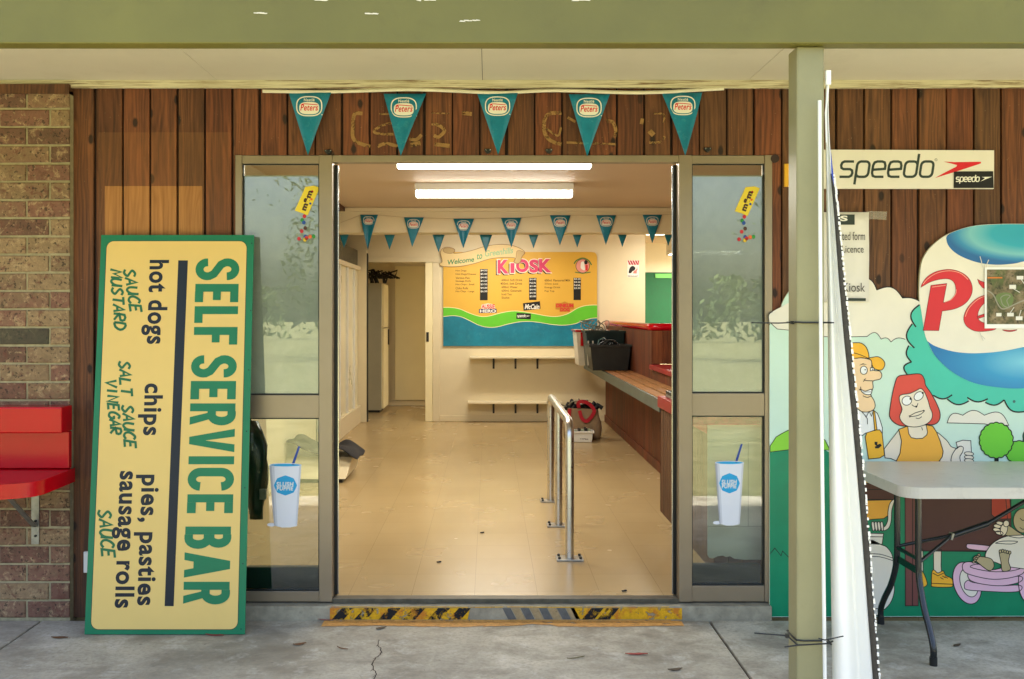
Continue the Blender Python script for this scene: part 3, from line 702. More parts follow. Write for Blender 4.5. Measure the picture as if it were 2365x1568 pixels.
def buntings():
    y = -.028
    r = thing('bunting', 'string of five teal pennants hanging from a wavy white tape over the open doorway', 'bunting', tuple(P(1140, 210, y)))
    t = [(607, 211), (700, 212), (770, 211.5), (860, 209), (940, 207), (1000, 208.5), (1060, 211), (1120, 213.5), (1170, 214), (1210, 211.5), (1265, 209), (1330, 210), (1400, 213), (1470, 214.5), (1540, 212.5), (1600, 208.5), (1640, 206), (1672, 204.5)]
    c = vw([(a + 0, q) for a, q in t], y); c = cr(c, False, 4); b = MB(); n = len(c)
    vs = []
    for i, (a, q) in enumerate(c):
        yy = y - .004 + .003 * math.sin(a * 7); vs += [(a, yy, q + .0085), (a, yy - .003, q), (a, yy, q - .0085)]
    b.add(vs, [(i * 3 + j, i * 3 + j + 1, i * 3 + j + 4, i * 3 + j + 3) for i in range(n - 1) for j in range(2)], pm('white tape', S(224, 218, 196), .5, .06, 30), True)
    o = b.build('tape', r); sd = o.modifiers.new('thin', 'SOLIDIFY'); sd.thickness = .0012
    for (a, c_, zt, tip, zb) in ((667, 765, 214, 712, 360), (886, 984, 217, 926, 361), (1101.6, 1196, 215, 1150.3, 359), (1313.5, 1408.4, 218, 1355.5, 362), (1527.5, 1621.5, 214, 1581.6, 360)):
        flag('pennant', r, P(a, 0, y).x, P(c_, 0, y).x, P(0, zt, y).z, P(tip, 0, y).x, P(0, zb, y).z, y, curl=-.012 if tip in (926, 1581.6) else 0)
    # on the bulkhead inside, front and rear
    y = 4.685
    r = thing('bunting', 'row of seven full teal pennants strung across the front of the cream bulkhead inside', 'bunting', tuple(P(1180, 500, y)))
    q = [(832, 873, 496, 850, 577), (933, 979, 502, 952, 571), (1047, 1095, 505, 1070, 573), (1157, 1204, 503, 1181, 571), (1270, 1318, 497, 1293, 567), (1377, 1423, 497, 1399, 566), (1484, 1529, 496, 1506, 562)]
    b = MB(); b.tube([P(771, 520, y)] + [P(v, 496 + (0 if i else 1), y) for i, v in enumerate((832, 873))] + [P(933, 502, y), P(1047, 505, y), P(1204, 503, y), P(1270, 497, y), P(1423, 497, y), P(1529, 496, y), P(1575, 494, y)], .0018, pm('thin cord', S(190, 170, 130), .6), 5); b.build('cord', r)
    for i, (a, c_, zt, tip, zb) in enumerate(q):
        flag('pennant', r, P(a, 0, y).x, P(c_, 0, y).x, P(0, zt, y).z, P(tip, 0, y).x, P(0, zb, y).z, y, curl=(-.03 if i in (0, 2, 3) else 0))
    y = 4.965
    r = thing('bunting', 'row of eight teal pennants behind the cream bulkhead with only their lower tips showing', 'bunting', tuple(P(1180, 540, y)))
    b = MB(); b.tube([P(760, 512, y), P(1200, 512, y), P(1590, 508, y)], .0018, pm('thin cord', S(190, 170, 130)), 5); b.build('cord', r)
    for v, zb in ((795, 573), (900, 577), (1013, 583), (1122, 584), (1232, 574), (1333, 572), (1437, 571), (1543, 568)):
        flag('pennant', r, P(v - 23, 0, y).x, P(v + 23, 0, y).x, P(0, zb - 66, y).z, P(v, 0, y).x, P(0, zb, y).z, y, plain=True)
buntings()

# ------------------------------------------------------------------ wall signs at the right
M_SPW = pm('sign white sheet', S(230, 226, 218), .4, .03, 2)
def speedo(b, fr, x0, x1, z0, xh, wd, k, m):
    """rounded square lettering: s p e e d o drawn as strokes; xh = x height"""
    cw = .86; gap = .26; sh = .16
    o_ = rrect(0, cw, 0, 1, .26, 4)
    def L(ch):
        if ch == 'o': return [(o_, True)]
        if ch == 'p': return [(o_, True), ([(0, .6), (0, -.5)], False)]
        if ch == 'd': return [(o_, True), ([(cw, .5), (cw, 1.5)], False)]
        if ch == 'e': return [([(cw * .98, 0)] + [(.26, 0), (.08, .06), (0, .26), (0, .74), (.08, .94), (.26, 1), (cw - .26, 1), (cw - .08, .94), (cw, .74), (cw, .52), (0, .46)], False)]
        if ch == 's': return [([(cw, 1), (.2, 1), (.05, .92), (0, .75), (.05, .58), (.2, .5), (cw - .2, .5), (cw - .05, .42), (cw, .25), (cw - .05, .08), (cw - .2, 0), (0, 0)], False)]
    word = 'speedo'; tot = len(word) * cw + (len(word) - 1) * gap
    sx = (x1 - x0) / tot; px = 0
    for i, ch in enumerate(word):
        for j, (pl, cl) in enumerate(L(ch)):
            b.rib(fr, [(x0 + (px + x + (y - .5) * sh) * sx, z0 + y * xh) for x, y in pl], wd, k + .00015 * (i % 2 + 2 * j), m, cl)
        px += cw + gap
def z4(x, y): return V(x / 1.96 + 3050, y / 1.96 + 100)
def wall_signs():
    y = -.022; fr = WF(y); r = thing('shop_sign', 'long white sign with big dark lowercase lettering and red arrow on the timber wall', 'sign', tuple(P(2110, 436, y)))
    g = lambda *p: vw([z4(*q) for q in p], y)
    tl, br = P(1898, 345.5, y), P(2296, 436, y)
    b = MB(); b.slab(fr, [(tl.x, br.z + .001), (br.x - .001, br.z), (br.x, tl.z - .003), (tl.x, tl.z)], -.012, 0, M_SPW); b.build('panel', r)
    dg = ink('speed grey', S(52, 66, 62)); b = MB()
    q0, q1 = g((612, 1190))[0], g((1335, 1070))[0]
    speedo(b, fr, q0[0], q1[0], q0[1], q1[1] - q0[1], .0118, .0006, dg)
    rd = ink('arrow red', S(214, 36, 48)); k = .0006
    b.flat(fr, g((1420, 1070), (1500, 1075), (1712, 1072), (1712, 1085), (1530, 1145), (1350, 1200), (1440, 1150), (1520, 1110), (1525, 1098), (1495, 1090)), k, rd)
    q = g((1360, 1056))[0]; b.rib(fr, ell(q[0], q[1], .006, .006, 14), .0012, k, dg, True); b.text(fr, 'R', (q[0] - .002, q[0] + .002, q[1] - .003, q[1] + .003), k, dg)
    b.build('lettering', r)
    b = MB(); g = lambda *p: vw([z4(*q) for q in p], y)
    b.slab(fr, g((1497, 1278), (1810, 1278), (1806, 1147), (1499, 1149)), .0015, .0035, M_BLK)
    q0, q1 = g((1515, 1227))[0], g((1695, 1193))[0]; speedo(b, fr, q0[0], q1[0], q0[1], q1[1] - q0[1], .0048, .0042, M_WHT)
    b.flat(fr, g((1713, 1192), (1797, 1190), (1740, 1212), (1705, 1228), (1738, 1204), (1738, 1199)), .0042, M_WHT)
    b.build('sticker', r, 'small black sticker with white lettering')
    # taped notice
    y = -.036; fr = WF(y); r = thing('paper_notice', 'white paper notice with black print taped beside the white banner on the timber wall', 'notice', tuple(P(1960, 695, y)))
    a, c = P(1892, 490, y), P(2007, 697, y)
    b = MB(); n = 8; vs = []
    for i in range(n + 1):
        for j in range(4):
            vs.append((a.x + (c.x - a.x) * j / 3, y - .002 * math.sin(i * 1.3 + j), a.z + (c.z - a.z) * i / n))
    b.add(vs, [(i * 4 + j, (i + 1) * 4 + j, (i + 1) * 4 + j + 1, i * 4 + j + 1) for i in range(n) for j in range(3)], pm('notice paper', S(228, 224, 216), .35, .03, 3), True)
    o = b.build('sheet', r); sd = o.modifiers.new('thin', 'SOLIDIFY'); sd.thickness = .0006
    b = MB(); fr = WF(y - .004); B_ = lambda px, py: P(*V(px / 2.24 + 3250, py / 2.24 + 800), y)
    R4 = lambda x0, y0, x1, y1: (B_(x0, y0).x, B_(x1, y1).x, B_(x1, y1).z, B_(x0, y0).z)
    gg = ink('notice green', S(48, 58, 50)); t0 = R4(180, 130, 375, 222); b.flat(fr, [(t0[0], t0[2]), (t0[1], t0[2]), (t0[1], t0[3]), (t0[0], t0[3])], 0, gg)
    b.text(fr, 'S', R4(245, 140, 312, 190), .0004, M_WHT, .04)
    tx = ink('notice print', S(70, 66, 62)); b.text(fr, 'ted form', R4(262, 285, 468, 360), 0, tx, 0); b.text(fr, 'Licence', R4(262, 408, 455, 472), 0, tx); b.text(fr, 'Kiosk', R4(270, 742, 468, 822), 0, tx)
    t0 = R4(220, 880, 475, 905); b.flat(fr, [(t0[0], t0[2]), (t0[1], t0[2]), (t0[1], t0[3]), (t0[0], t0[3])], 0, gg)
    b.build('printed_text', r)
    b = MB(); t = NT('clear tape'); t.base(S(216, 206, 186)); t.set(.2, 0, .6); t.b.inputs['Alpha'].default_value = .34; t.bump(t.noise(40, 3), .5, .004)
    a, c = B_(505, 92), B_(688, 172)
    b.flat(WF(-.0085), [(a.x, c.z + .004), (c.x - .004, c.z), (c.x, a.z - .004), (a.x, a.z)], .002, t.m); b.build('tape', r)
    b = MB(); a, c = P(1812, 378, -.02), P(1880, 431, -.02); b.slab(WF(-.02), [(a.x, c.z), (c.x, c.z), (c.x, a.z), (a.x, a.z)], -.012, 0, pm('sign amber', S(226, 170, 44), .4, .04))
    tag(b.build('safety_sign'), 'small amber yellow sign on the timber wall mostly hidden behind the olive post', 'sign')
wall_signs()
# ------------------------------------------------------------------ painted mural board
def mural():
    Y = -.022; fr = WF(Y)
    root = thing('mural_board', 'painted cut-out mural of a capped man and red-haired woman under an ice cream logo', 'mural', tuple(P(2200, 1426, Y)))
    Bv = lambda q: V(q[0] / 2.24 + 3250, q[1] / 2.24 + 800)
    Av = lambda q: Bv((q[0], q[1] + 1120))
    Cv = lambda q: V(q[0] / 1.7122 + 3050, q[1] / 1.7122 + 1800)
    Pv = lambda q: V(*q)
    def g(f, pts): return vw([f(q) for q in pts], Y)
    mint = ink('mural mint', S(206, 232, 214)); teal = pm('mural green', S(0, 134, 92), .38, .1, 7); lime = ink('mural lime', S(112, 202, 58)); hill = ink('mural hill', S(140, 208, 60))
    wht = ink('mural white', S(236, 230, 214)); aqua = ink('mural aqua', S(72, 196, 172)); yel = ink('mural yellow', S(246, 184, 52)); org = ink('mural orange', S(244, 178, 66))
    skin = ink('mural peach', S(246, 210, 164)); pale = ink('mural pale skin', S(240, 226, 200)); hair = ink('mural hair', S(220, 78, 66)); pink = ink('mural pink', S(232, 190, 212)); brn = ink('mural brown', S(84, 48, 44)); brn2 = ink('mural red brown', S(120, 70, 66))
    rdk = ink('mural brick red', S(176, 56, 36)); blk = M_BLK; pw = ink('mural pure white', S(244, 244, 240)); oli = ink('mural olive skin', S(186, 172, 132))
    # board
    sil = g(Pv, [(3078, 2468), (3078, 1300)]) + g(Pv, cr([(3078, 1300), (3074, 1262), (3090, 1246), (3122, 1240), (3128, 1215), (3151, 1173), (3185, 1140), (3240, 1120), (3290, 1128)], False, 4))
    def hump(f, a, c, h, n=9, dn=0):
        (x0, y0), (x1, y1) = a, c; dx, dy = x1 - x0, y1 - y0; L = math.hypot(dx, dy); nx, ny = dy / L, -dx / L
        return [f((x0 + dx * i / n + nx * h * math.sin(math.pi * i / n), y0 + dy * i / n + ny * h * math.sin(math.pi * i / n))) for i in range(n + 1)]
    top = hump(Bv, (100, 750), (420, 690), 60) + hump(Bv, (420, 690), (575, 806), 40) + hump(Bv, (575, 806), (806, 878), 62) + hump(Bv, (806, 878), (957, 905), 14)
    ov = cr([(957, 905), (955, 800), (966, 620), (1000, 505), (1080, 400), (1220, 302), (1420, 236), (1640, 216), (1900, 214), (2160, 222), (2400, 250), (2600, 310), (2740, 410), (2810, 560), (2830, 760), (2820, 940)], False, 6)
    sil += vw(top + [Bv(q) for q in ov], Y) + g(Pv, [(4560, 1300), (4560, 2464)])
    b = MB(); b.slab(fr, sil, -.013, 0, mint, pm('mural edge', S(200, 190, 150), .6)); b.build('board', root)
    b = MB()
    sh = lambda f, pts, k, m, ln=blk, lw=.0036: b.shape(fr, g(f, pts), k, m, ln, lw)
    ln = lambda f, pts, k, w_=.0034, m=blk, cl=False: b.rib(fr, g(f, pts), w_, k, m, cl)
    ec = lambda cx, cy, rx, ry, rot=0, n=22: ell(cx, cy, rx, ry, n, rot)
    # ground, hill
    b.flat(fr, g(Pv, [(3079, 2466), (3079, 1810), (3152, 1800), (3300, 1800), (3420, 1860), (3700, 1880), (4558, 1870), (4558, 2462)]), .0004, teal)
    sh(Pv, [(3080, 1808), (3080, 1784), (3104, 1748), (3125, 1735), (3152, 1721), (3220, 1712), (3300, 1760), (3320, 1800), (3152, 1799)], .0007, hill)
    ln(Pv, [(3080, 2215), (3099, 2192), (3124, 2223), (3130, 2204), (3156, 2230), (3200, 2235)], .0007)
    # clouds
    cl = vw(top, Y); lower = vw(hump(Av, (830, 128), (702, 152), -24)[::1] + hump(Av, (702, 152), (614, 126), -24) + hump(Av, (614, 126), (488, 103), -48) + [Av((350, 105)), Av((60, 104))], Y)
    lower2 = g(Pv, [(3240, 1322), (3153, 1320), (3109, 1316), (3082, 1292)]); left = sil[2:11]
    wedge = g(Bv, [(957, 905), (990, 1050), (830, 1250)])
    b.flat(fr, left + cl + wedge[1:] + lower + lower2, .0004, wht)
    ln_ = lambda pts, k, w_=.0042: b.rib(fr, pts, w_, k, blk)
    ln_(left, .0012); ln_(cl, .0012); ln_(lower, .0012, .003); ln_(lower2, .0012, .003)
    # aqua scalloped glow round the emblem
    sc1 = [((957, 938), (925, 1137), -62), ((893, 1108), (912, 1326), -62), ((862, 1303), (886, 1450), -34), ((886, 1450), (850, 1568), -52), ((850, 1568), (960, 1690), -60), ((960, 1690), (1082, 1752), -30), ((1082, 1750), (1250, 1745), -34), ((1205, 1782), (1400, 1800), -42), ((1384, 1768), (1570, 1780), -34), ((1545, 1812), (1716, 1790), -36), ((1716, 1790), (1900, 1895), -50), ((1900, 1895), (2120, 1860), -50), ((2120, 1860), (2320, 1800), -50), ((2320, 1800), (2500, 1720), -50), ((2500, 1720), (2680, 1590), -50), ((2680, 1590), (2800, 1400), -50), ((2800, 1400), (2860, 1200), -50)]
    aq = []; sc_l = []
    for a, c, h in sc1: p = vw(hump(Bv, a, c, -h if False else h, 9), Y); sc_l.append(p); aq += p
    aq += g(Bv, [(2820, 940), (2400, 800), (1400, 800)])
    b.flat(fr, aq, .0012, aqua)
    for p in sc_l: b.rib(fr, p, .0068, .0017, blk)
    # emblem
    o2 = [(957, 905), (975, 1010), (1000, 1180), (1030, 1270), (1100, 1400), (1250, 1540), (1450, 1640), (1700, 1682), (1900, 1686), (2150, 1660), (2400, 1560), (2620, 1400), (2760, 1200), (2820, 940)]
    em = vw([Bv(q) for q in ov[:-1]], Y) + g(Bv, cr(o2, False, 5)[::-1])
    b.flat(fr, em, .0024, wht)
    # the printed blue shading of the logo
    t = NT('logo blue print'); X = t.xyz(); c0 = P(*Bv((1895, 1450)), Y) - root.location
    dx = t.math('MULTIPLY', t.math('SUBTRACT', X[0], c0.x), 2.2); dz = t.math('MULTIPLY', t.math('SUBTRACT', X[2], c0.z), 5.5)
    rr = t.math('SQRT', t.math('ADD', t.math('MULTIPLY', dx, dx), t.math('MULTIPLY', dz, dz)))
    t.base(t.ramp(rr, [(.0, S(120, 200, 222)), (.45, S(40, 150, 200)), (1., S(0, 112, 176))])); t.set(.4)
    b.flat(fr, g(Bv, cr([(1025, 1262), (1100, 1310), (1250, 1355), (1400, 1372), (1560, 1368), (1720, 1350), (1895, 1315), (2150, 1260), (2400, 1240), (2600, 1260), (2740, 1230)], False, 5) + cr(o2[3:-2], False, 5)[::-1]), .003, t.m)
    t2 = NT('logo cap print'); X = t2.xyz(); c1 = P(*Bv((1930, 300)), Y) - root.location
    dx = t2.math('MULTIPLY', t2.math('SUBTRACT', X[0], c1.x), 2.6); dz = t2.math('MULTIPLY', t2.math('SUBTRACT', X[2], c1.z), 7.2)
    rr = t2.math('SQRT', t2.math('ADD', t2.math('MULTIPLY', dx, dx), t2.math('MULTIPLY', dz, dz)))
    t2.base(t2.ramp(rr, [(.0, S(30, 156, 178)), (.45, S(40, 164, 186)), (.72, S(120, 190, 196)), (.88, S(50, 140, 184)), (1., S(24, 100, 160))])); t2.set(.4)
    b.flat(fr, g(Bv, cr([(1222, 304), (1420, 238), (1640, 219), (1900, 217), (2160, 224), (2400, 252), (2560, 305), (2580, 400), (2480, 500), (2250, 570), (1950, 545), (1800, 570), (1640, 580), (1480, 560), (1330, 505), (1240, 440), (1200, 370)], True, 5)), .003, t2.m)
    rd = ink('logo lettering red', S(214, 46, 56)); rdl = ink('logo pale edge', S(238, 170, 150)); rdd = ink('logo dark edge', S(130, 30, 36))
    def letter(pts, k=.0034, n=4):
        p = g(Bv, pts); b.flat(fr, p, k, rd); b.rib(fr, p, .0026, k + .0003, rdd, True)
    letter(cr([(968, 782), (985, 740), (1030, 685), (1110, 640), (1220, 622), (1320, 645), (1395, 700), (1428, 780), (1415, 860), (1360, 930), (1270, 975), (1158, 995)], False, 5) + [(1128, 1170), (990, 1168), (1058, 765), (1200, 748), (1168, 920)] + cr([(1168, 920), (1225, 900), (1270, 850), (1280, 790), (1262, 735), (1215, 707), (1140, 710), (1050, 735), (968, 782)], False, 5)[1:-1])
    ln(Bv, cr([(985, 755), (1030, 705), (1110, 655), (1220, 634), (1320, 655), (1390, 712)], False, 5), .0041, .003, rdl); ln(Bv, [(1068, 780), (1190, 764)], .0041, .003, rdl)
    ln(Bv, cr([(1180, 915), (1240, 890), (1278, 840), (1284, 800)], False, 4), .0041, .003, rdl)
    letter(cr([(1640, 842), (1560, 848), (1470, 882), (1390, 960), (1352, 1050), (1370, 1120), (1430, 1165), (1500, 1178), (1600, 1168), (1640, 1155)], False, 5) + cr([(1640, 1108), (1560, 1106), (1500, 1085), (1478, 1045), (1488, 985), (1530, 930), (1580, 900), (1640, 892)], False, 5))
    letter([(1470, 1042), (1640, 985), (1640, 1010), (1480, 1062)], .0042)
    ln(Bv, cr([(1560, 856), (1480, 888), (1400, 965), (1364, 1045)], False, 5), .0041, .003, rdl)
    letter([(1474, 708), (1500, 725), (1560, 745), (1560, 800), (1520, 785), (1490, 750)])
    letter(cr([(1700, 1162), (1765, 1168), (1828, 1162), (1800, 1174), (1765, 1179), (1725, 1174)], True, 4))
    # ---- man with cap
    K = .0012
    sh(Av, [(300, 780), (420, 765), (450, 780), (500, 778), (540, 760), (580, 790), (604, 850), (625, 920), (624, 1000), (480, 965), (430, 1000), (300, 1010)], K, pw)
    sh(Av, cr([(330, 292), (430, 293), (515, 310), (530, 345), (530, 385), (555, 408), (600, 412), (620, 448), (602, 485), (540, 502), (542, 560), (520, 622), (548, 672), (560, 720), (546, 757), (500, 778), (440, 775), (400, 750), (330, 760)], True, 3), K + .0007, skin)
    sh(Av, cr([(505, 297), (530, 290), (590, 285), (636, 318), (646, 360), (618, 402), (560, 395), (536, 368), (525, 320)], True, 4), K + .0003, yel)
    sh(Av, cr([(330, 175), (400, 158), (450, 170), (488, 215), (502, 296), (440, 292), (330, 292)], True, 4), K + .0012, yel)
    ln(Av, cr([(330, 246), (370, 250), (430, 268), (498, 298)], False, 4), K + .0017)
    b.shape(fr, g(Av, ec(458, 405, 31, 37)), K + .0012, pw, blk); b.flat(fr, g(Av, ec(470, 400, 6, 6)), K + .0018, blk)
    b.shape(fr, g(Av, [(518, 382), (548, 382), (552, 405), (516, 410)]), K + .0012, pw, blk); b.flat(fr, g(Av, ec(536, 396, 5, 5)), K + .0018, blk)
    sh(Av, [(413, 362), (450, 343), (490, 356), (450, 352)], K + .0012, blk, None); sh(Av, [(520, 356), (540, 362), (538, 372)], K + .0012, blk, None)
    ln(Av, cr([(475, 480), (462, 492), (480, 497), (540, 500)], False, 4), K + .0012); ln(Av, [(455, 508), (466, 486)], K + .0012)
    sh(Av, cr([(428, 575), (470, 592), (526, 576), (522, 618), (480, 622), (450, 607)], True, 4), K + .0012, pw); ln(Av, [(414, 582), (432, 570), (428, 552)], K + .0018); ln(Av, [(445, 600), (524, 598)], K + .0018, .002)
    ln(Av, cr([(450, 633), (490, 648), (528, 632)], False, 4), K + .0012)
    ln(Av, [(440, 775), (480, 822), (505, 772), (526, 816), (546, 760)], K + .0015); ln(Av, [(470, 812), (490, 840), (491, 888)], K + .0015)
    sh(Av, [(540, 770), (554, 768), (576, 936), (555, 944)], K + .0016, yel)
    sh(Av, [(485, 965), (560, 940), (600, 938), (622, 970), (642, 1165), (600, 1190), (500, 1200), (470, 1000)], K + .0016, yel)
    b.flat(fr, g(Av, [(553, 1045), (580, 1045), (578, 1072), (605, 1062), (618, 1080), (590, 1104), (560, 1104), (555, 1088), (572, 1082), (555, 1070)]), K + .0021, blk)
    # ---- woman
    sh(Av, cr([(770, 458), (840, 446), (960, 438), (1000, 485), (1012, 540), (1060, 610), (1118, 720), (1142, 800), (1128, 862), (1080, 892), (1000, 890), (820, 905), (740, 880), (694, 830), (690, 770), (710, 640), (740, 510)], True, 4), .0021, hair, blk, .0042)
    sh(Av, [(780, 930), (640, 1110), (648, 1190), (700, 1195), (760, 1222), (800, 1222), (800, 1030)], .0014, pale)
    sh(Av, cr([(1105, 955), (1200, 1032), (1240, 1088), (1285, 1112), (1250, 1180), (1250, 1235), (1140, 1235), (1160, 1130), (1140, 1040)], True, 3), .0014, pale)
    sh(Av, [(770, 935), (850, 905), (1020, 895), (1075, 905), (1110, 960), (1142, 1040), (1168, 1130), (1160, 1180), (1120, 1235), (740, 1235), (782, 1150), (796, 1040)], .0024, org, blk, .004)
    sh(Av, [(850, 903), (860, 972), (882, 1008), (930, 1018), (985, 1014), (1020, 985), (1028, 960), (1016, 895)], .0028, pale); ln(Av, [(975, 915), (984, 942)], .0033)
    sh(Av, cr([(782, 630), (870, 612), (930, 585), (968, 568), (1000, 600), (1030, 670), (1050, 740), (1070, 790), (1062, 845), (1010, 890), (930, 912), (850, 905), (800, 870), (778, 820), (800, 755), (780, 690)], True, 3), .0033, pale)
    b.shape(fr, g(Av, ec(842, 677, 44, 40, -.5)), .0038, pw, blk); b.shape(fr, g(Av, ec(948, 636, 46, 34, -.7)), .0038, pw, blk)
    b.flat(fr, g(Av, ec(874, 660, 9, 11)), .0044, blk); b.flat(fr, g(Av, ec(984, 608, 9, 10)), .0044, blk)
    ln(Av, cr([(886, 712), (905, 726), (930, 728), (942, 700)], False, 4), .0038); b.flat(fr, g(Av, ec(926, 730, 10, 9)), .0041, blk)
    sh(Av, cr([(868, 818), (900, 795), (930, 782), (996, 766), (975, 792), (930, 812)], True, 4), .0038, pale); ln(Av, [(862, 808), (870, 828)], .0041); ln(Av, [(990, 760), (1002, 768)], .0041); ln(Av, cr([(922, 832), (950, 836), (976, 820)], False, 4), .0038)
    # cup and hand
    sh(Av, cr([(1284, 1108), (1320, 1084), (1348, 1098), (1340, 1140), (1318, 1180), (1318, 1235), (1245, 1235), (1246, 1170)], True, 4), .0024, pale)
    sh(Av, [(1285, 1050), (1345, 1031), (1416, 1036), (1422, 1136), (1390, 1235), (1320, 1235), (1300, 1112)], .0018, wht)
    for yy in (1152, 1184, 1213): b.shape(fr, g(Av, ec(1400, yy, 42, 17, .1)), .0024 + (yy - 1150) * .000012, pale, blk)
    sh(Av, cr([(1288, 1110), (1318, 1086), (1348, 1096), (1342, 1134), (1318, 1172)], False, 4), .0028, pale, None); ln(Av, cr([(1288, 1110), (1318, 1086), (1348, 1096), (1342, 1134), (1318, 1172)], False, 4), .0032)
    # small cloud and trees
    cp = hump(Av, (1205, 876), (1345, 808), 52) + hump(Av, (1345, 808), (1538, 808), 44) + hump(Av, (1538, 808), (1756, 898), 74)
    b.shape(fr, vw(cp + [Av((1570, 892)), Av((1540, 885))], Y), .0014, wht, blk)
    def bush(f, cx, cy, rx, ry, n, k, m):
        p = []
        for i in range(n * 5):
            a = 2 * math.pi * i / (n * 5); q = 1 + .055 * abs(math.sin(a * n / 2)); p.append((cx + rx * q * math.cos(a), cy + ry * q * math.sin(a)))
        b.shape(fr, g(f, p), k, m, blk, .005)
    bush(Av, 2000, 1020, 112, 150, 14, .0014, teal); bush(Av, 1850, 1140, 118, 100, 14, .002, lime)
    b.flat(fr, g(Av, [(1628, 1180), (1666, 1180), (1666, 1300), (1628, 1300)]), .002, blk); bush(Av, 1644, 1032, 146, 154, 18, .0026, lime)
    # ---- lower part, seen below the folding table
    sh(Cv, [(620, 200), (742, 205), (745, 228), (905, 300), (905, 338), (620, 338)], .0012, brn)
    sh(Cv, [(620, 160), (790, 205), (742, 228), (620, 222)], .0018, yel); ln(Cv, [(640, 272), (830, 268)], .0018)
    sh(Cv, [(1086, 300), (1700, 300), (1704, 690), (1086, 690)], .0012, brn); ln(Cv, [(1086, 690), (1300, 692), (1704, 697)], .002, .0045)
    sh(Cv, [(975, 300), (1066, 300), (1066, 1066), (978, 1066)], .0012, brn2); ln(Cv, [(1028, 320), (1026, 1064)], .002)
    sh(Cv, [(700, 345), (885, 340), (876, 410), (858, 448), (830, 468), (700, 478)], .0018, org)
    sh(Cv, cr([(903, 338), (872, 362), (858, 420), (856, 480), (838, 520), (805, 545), (835, 550), (865, 530), (880, 480), (884, 410)], True, 4), .0024, wht)
    for i in range(4): sh(Cv, cr([(745 + i * 20, 500), (760 + i * 20, 492), (768 + i * 20, 540), (755 + i * 20, 552)], True, 3), .0012 + .0005 * i, wht)
    sh(Cv, [(700, 568), (828, 572), (818, 645), (700, 640)], .0018, wht); ln(Cv, [(700, 592), (824, 594)], .0024)
    sh(Cv, cr([(700, 650), (818, 650), (868, 685), (892, 745), (893, 860), (902, 960), (872, 1050), (800, 1112), (700, 1130)], True, 4), .0018, wht); ln(Cv, cr([(700, 710), (800, 712), (888, 738)], False, 3), .0024); ln(Cv, cr([(700, 728), (800, 730), (890, 756)], False, 3), .0024); sh(Cv, [(700, 1086), (802, 1084), (800, 1130), (700, 1132)], .0026, wht)
    sh(Cv, [(1170, 680), (1224, 680), (1222, 790), (1226, 850), (1172, 850)], .001, pale); sh(Cv, [(1080, 680), (1098, 680), (1100, 850), (1080, 850)], .001, pale)
    shoe = [(1160, 832), (1176, 822), (1200, 842), (1236, 826), (1252, 858), (1296, 880), (1302, 922), (1284, 938), (1168, 936), (1156, 915)]
    sh(Cv, cr(shoe, True, 3), .0016, yel); ln(Cv, [(1158, 912), (1300, 918)], .0022); ln(Cv, [(1165, 842), (1200, 860), (1240, 842)], .0022)
    for x_, y_ in ((1216, 872), (1230, 862), (1246, 866)): ln(Cv, [(x_, y_), (x_ + 22, y_ + 12)], .0022)
    sh(Cv, cr([(1078, 830), (1100, 838), (1126, 905), (1118, 930), (1078, 938)], True, 3), .0016, yel)
    sh(Cv, [(1566, 300), (1690, 300), (1702, 470), (1600, 472), (1566, 440)], .002, rdk); ln(Cv, [(1664, 330), (1676, 470)], .0026)
    sh(Cv, ec(1400, 910, 92, 148, -.3, 34), .0016, pink, blk, .0042); sh(Cv, ec(1412, 908, 58, 100, -.3, 30), .0022, wht)
    sh(Cv, ec(1830, 900, 80, 150, 0, 34), .003, pink, blk, .0042)
    sh(Cv, cr([(1386, 905), (1410, 890), (1440, 905), (1600, 928), (1760, 925), (1762, 962), (1680, 972), (1540, 966), (1400, 956), (1380, 930)], True, 4), .0028, pink)
    sh(Cv, cr([(1404, 848), (1440, 850), (1600, 880), (1760, 862), (1764, 900), (1640, 928), (1500, 916), (1420, 890)], True, 4), .0032, pink)
    sh(Cv, cr([(1366, 792), (1390, 766), (1460, 772), (1560, 822), (1700, 800), (1776, 790), (1784, 840), (1700, 872), (1580, 884), (1470, 866), (1384, 836)], True, 4), .0036, pink)
    sh(Cv, cr([(1420, 800), (1480, 780), (1560, 820), (1700, 790), (1780, 800), (1700, 826), (1560, 830)], True, 4), .0042, pink)
    sh(Cv, cr([(1396, 650), (1420, 642), (1552, 656), (1560, 674), (1545, 690), (1412, 676)], True, 4), .0028, pink)
    sh(Cv, cr([(1522, 730), (1560, 650), (1640, 598), (1740, 582), (1900, 600), (1900, 800), (1700, 800), (1600, 770)], True, 4), .0046, wht); ln(Cv, cr([(1590, 636), (1640, 622), (1742, 624), (1700, 642), (1590, 636)], False, 3), .0052)
    sh(Cv, ec(1784, 482, 70, 84, 0), .0046, oli); ln(Cv, cr([(1760, 465), (1776, 480), (1796, 476)], False, 3), .0052); ln(Cv, cr([(1758, 528), (1776, 540), (1796, 538)], False, 3), .0052)
    sh(Cv, cr([(1640, 500), (1690, 520), (1740, 555), (1791, 590), (1740, 600), (1660, 580), (1636, 560)], True, 4), .0044, oli)
    for cx, cy in ((1622, 500), (1604, 520), (1600, 545), (1618, 566)): sh(Cv, ec(cx, cy, 26, 13, .2), .005, pale)
    sh(Cv, ec(1650, 540, 24, 46, .2), .0048, pale); sh(Cv, ec(1665, 502, 20, 22, .2), .0054, pale)
    sh(Cv, cr([(1440, 742), (1456, 722), (1480, 726), (1560, 742), (1582, 790), (1560, 822), (1530, 815), (1470, 768)], True, 4), .0054, oli)
    for i in range(5): sh(Cv, ec(1478 - i * 9, 716 + i * 12, 10, 8), .006 + .0001 * i, oli)
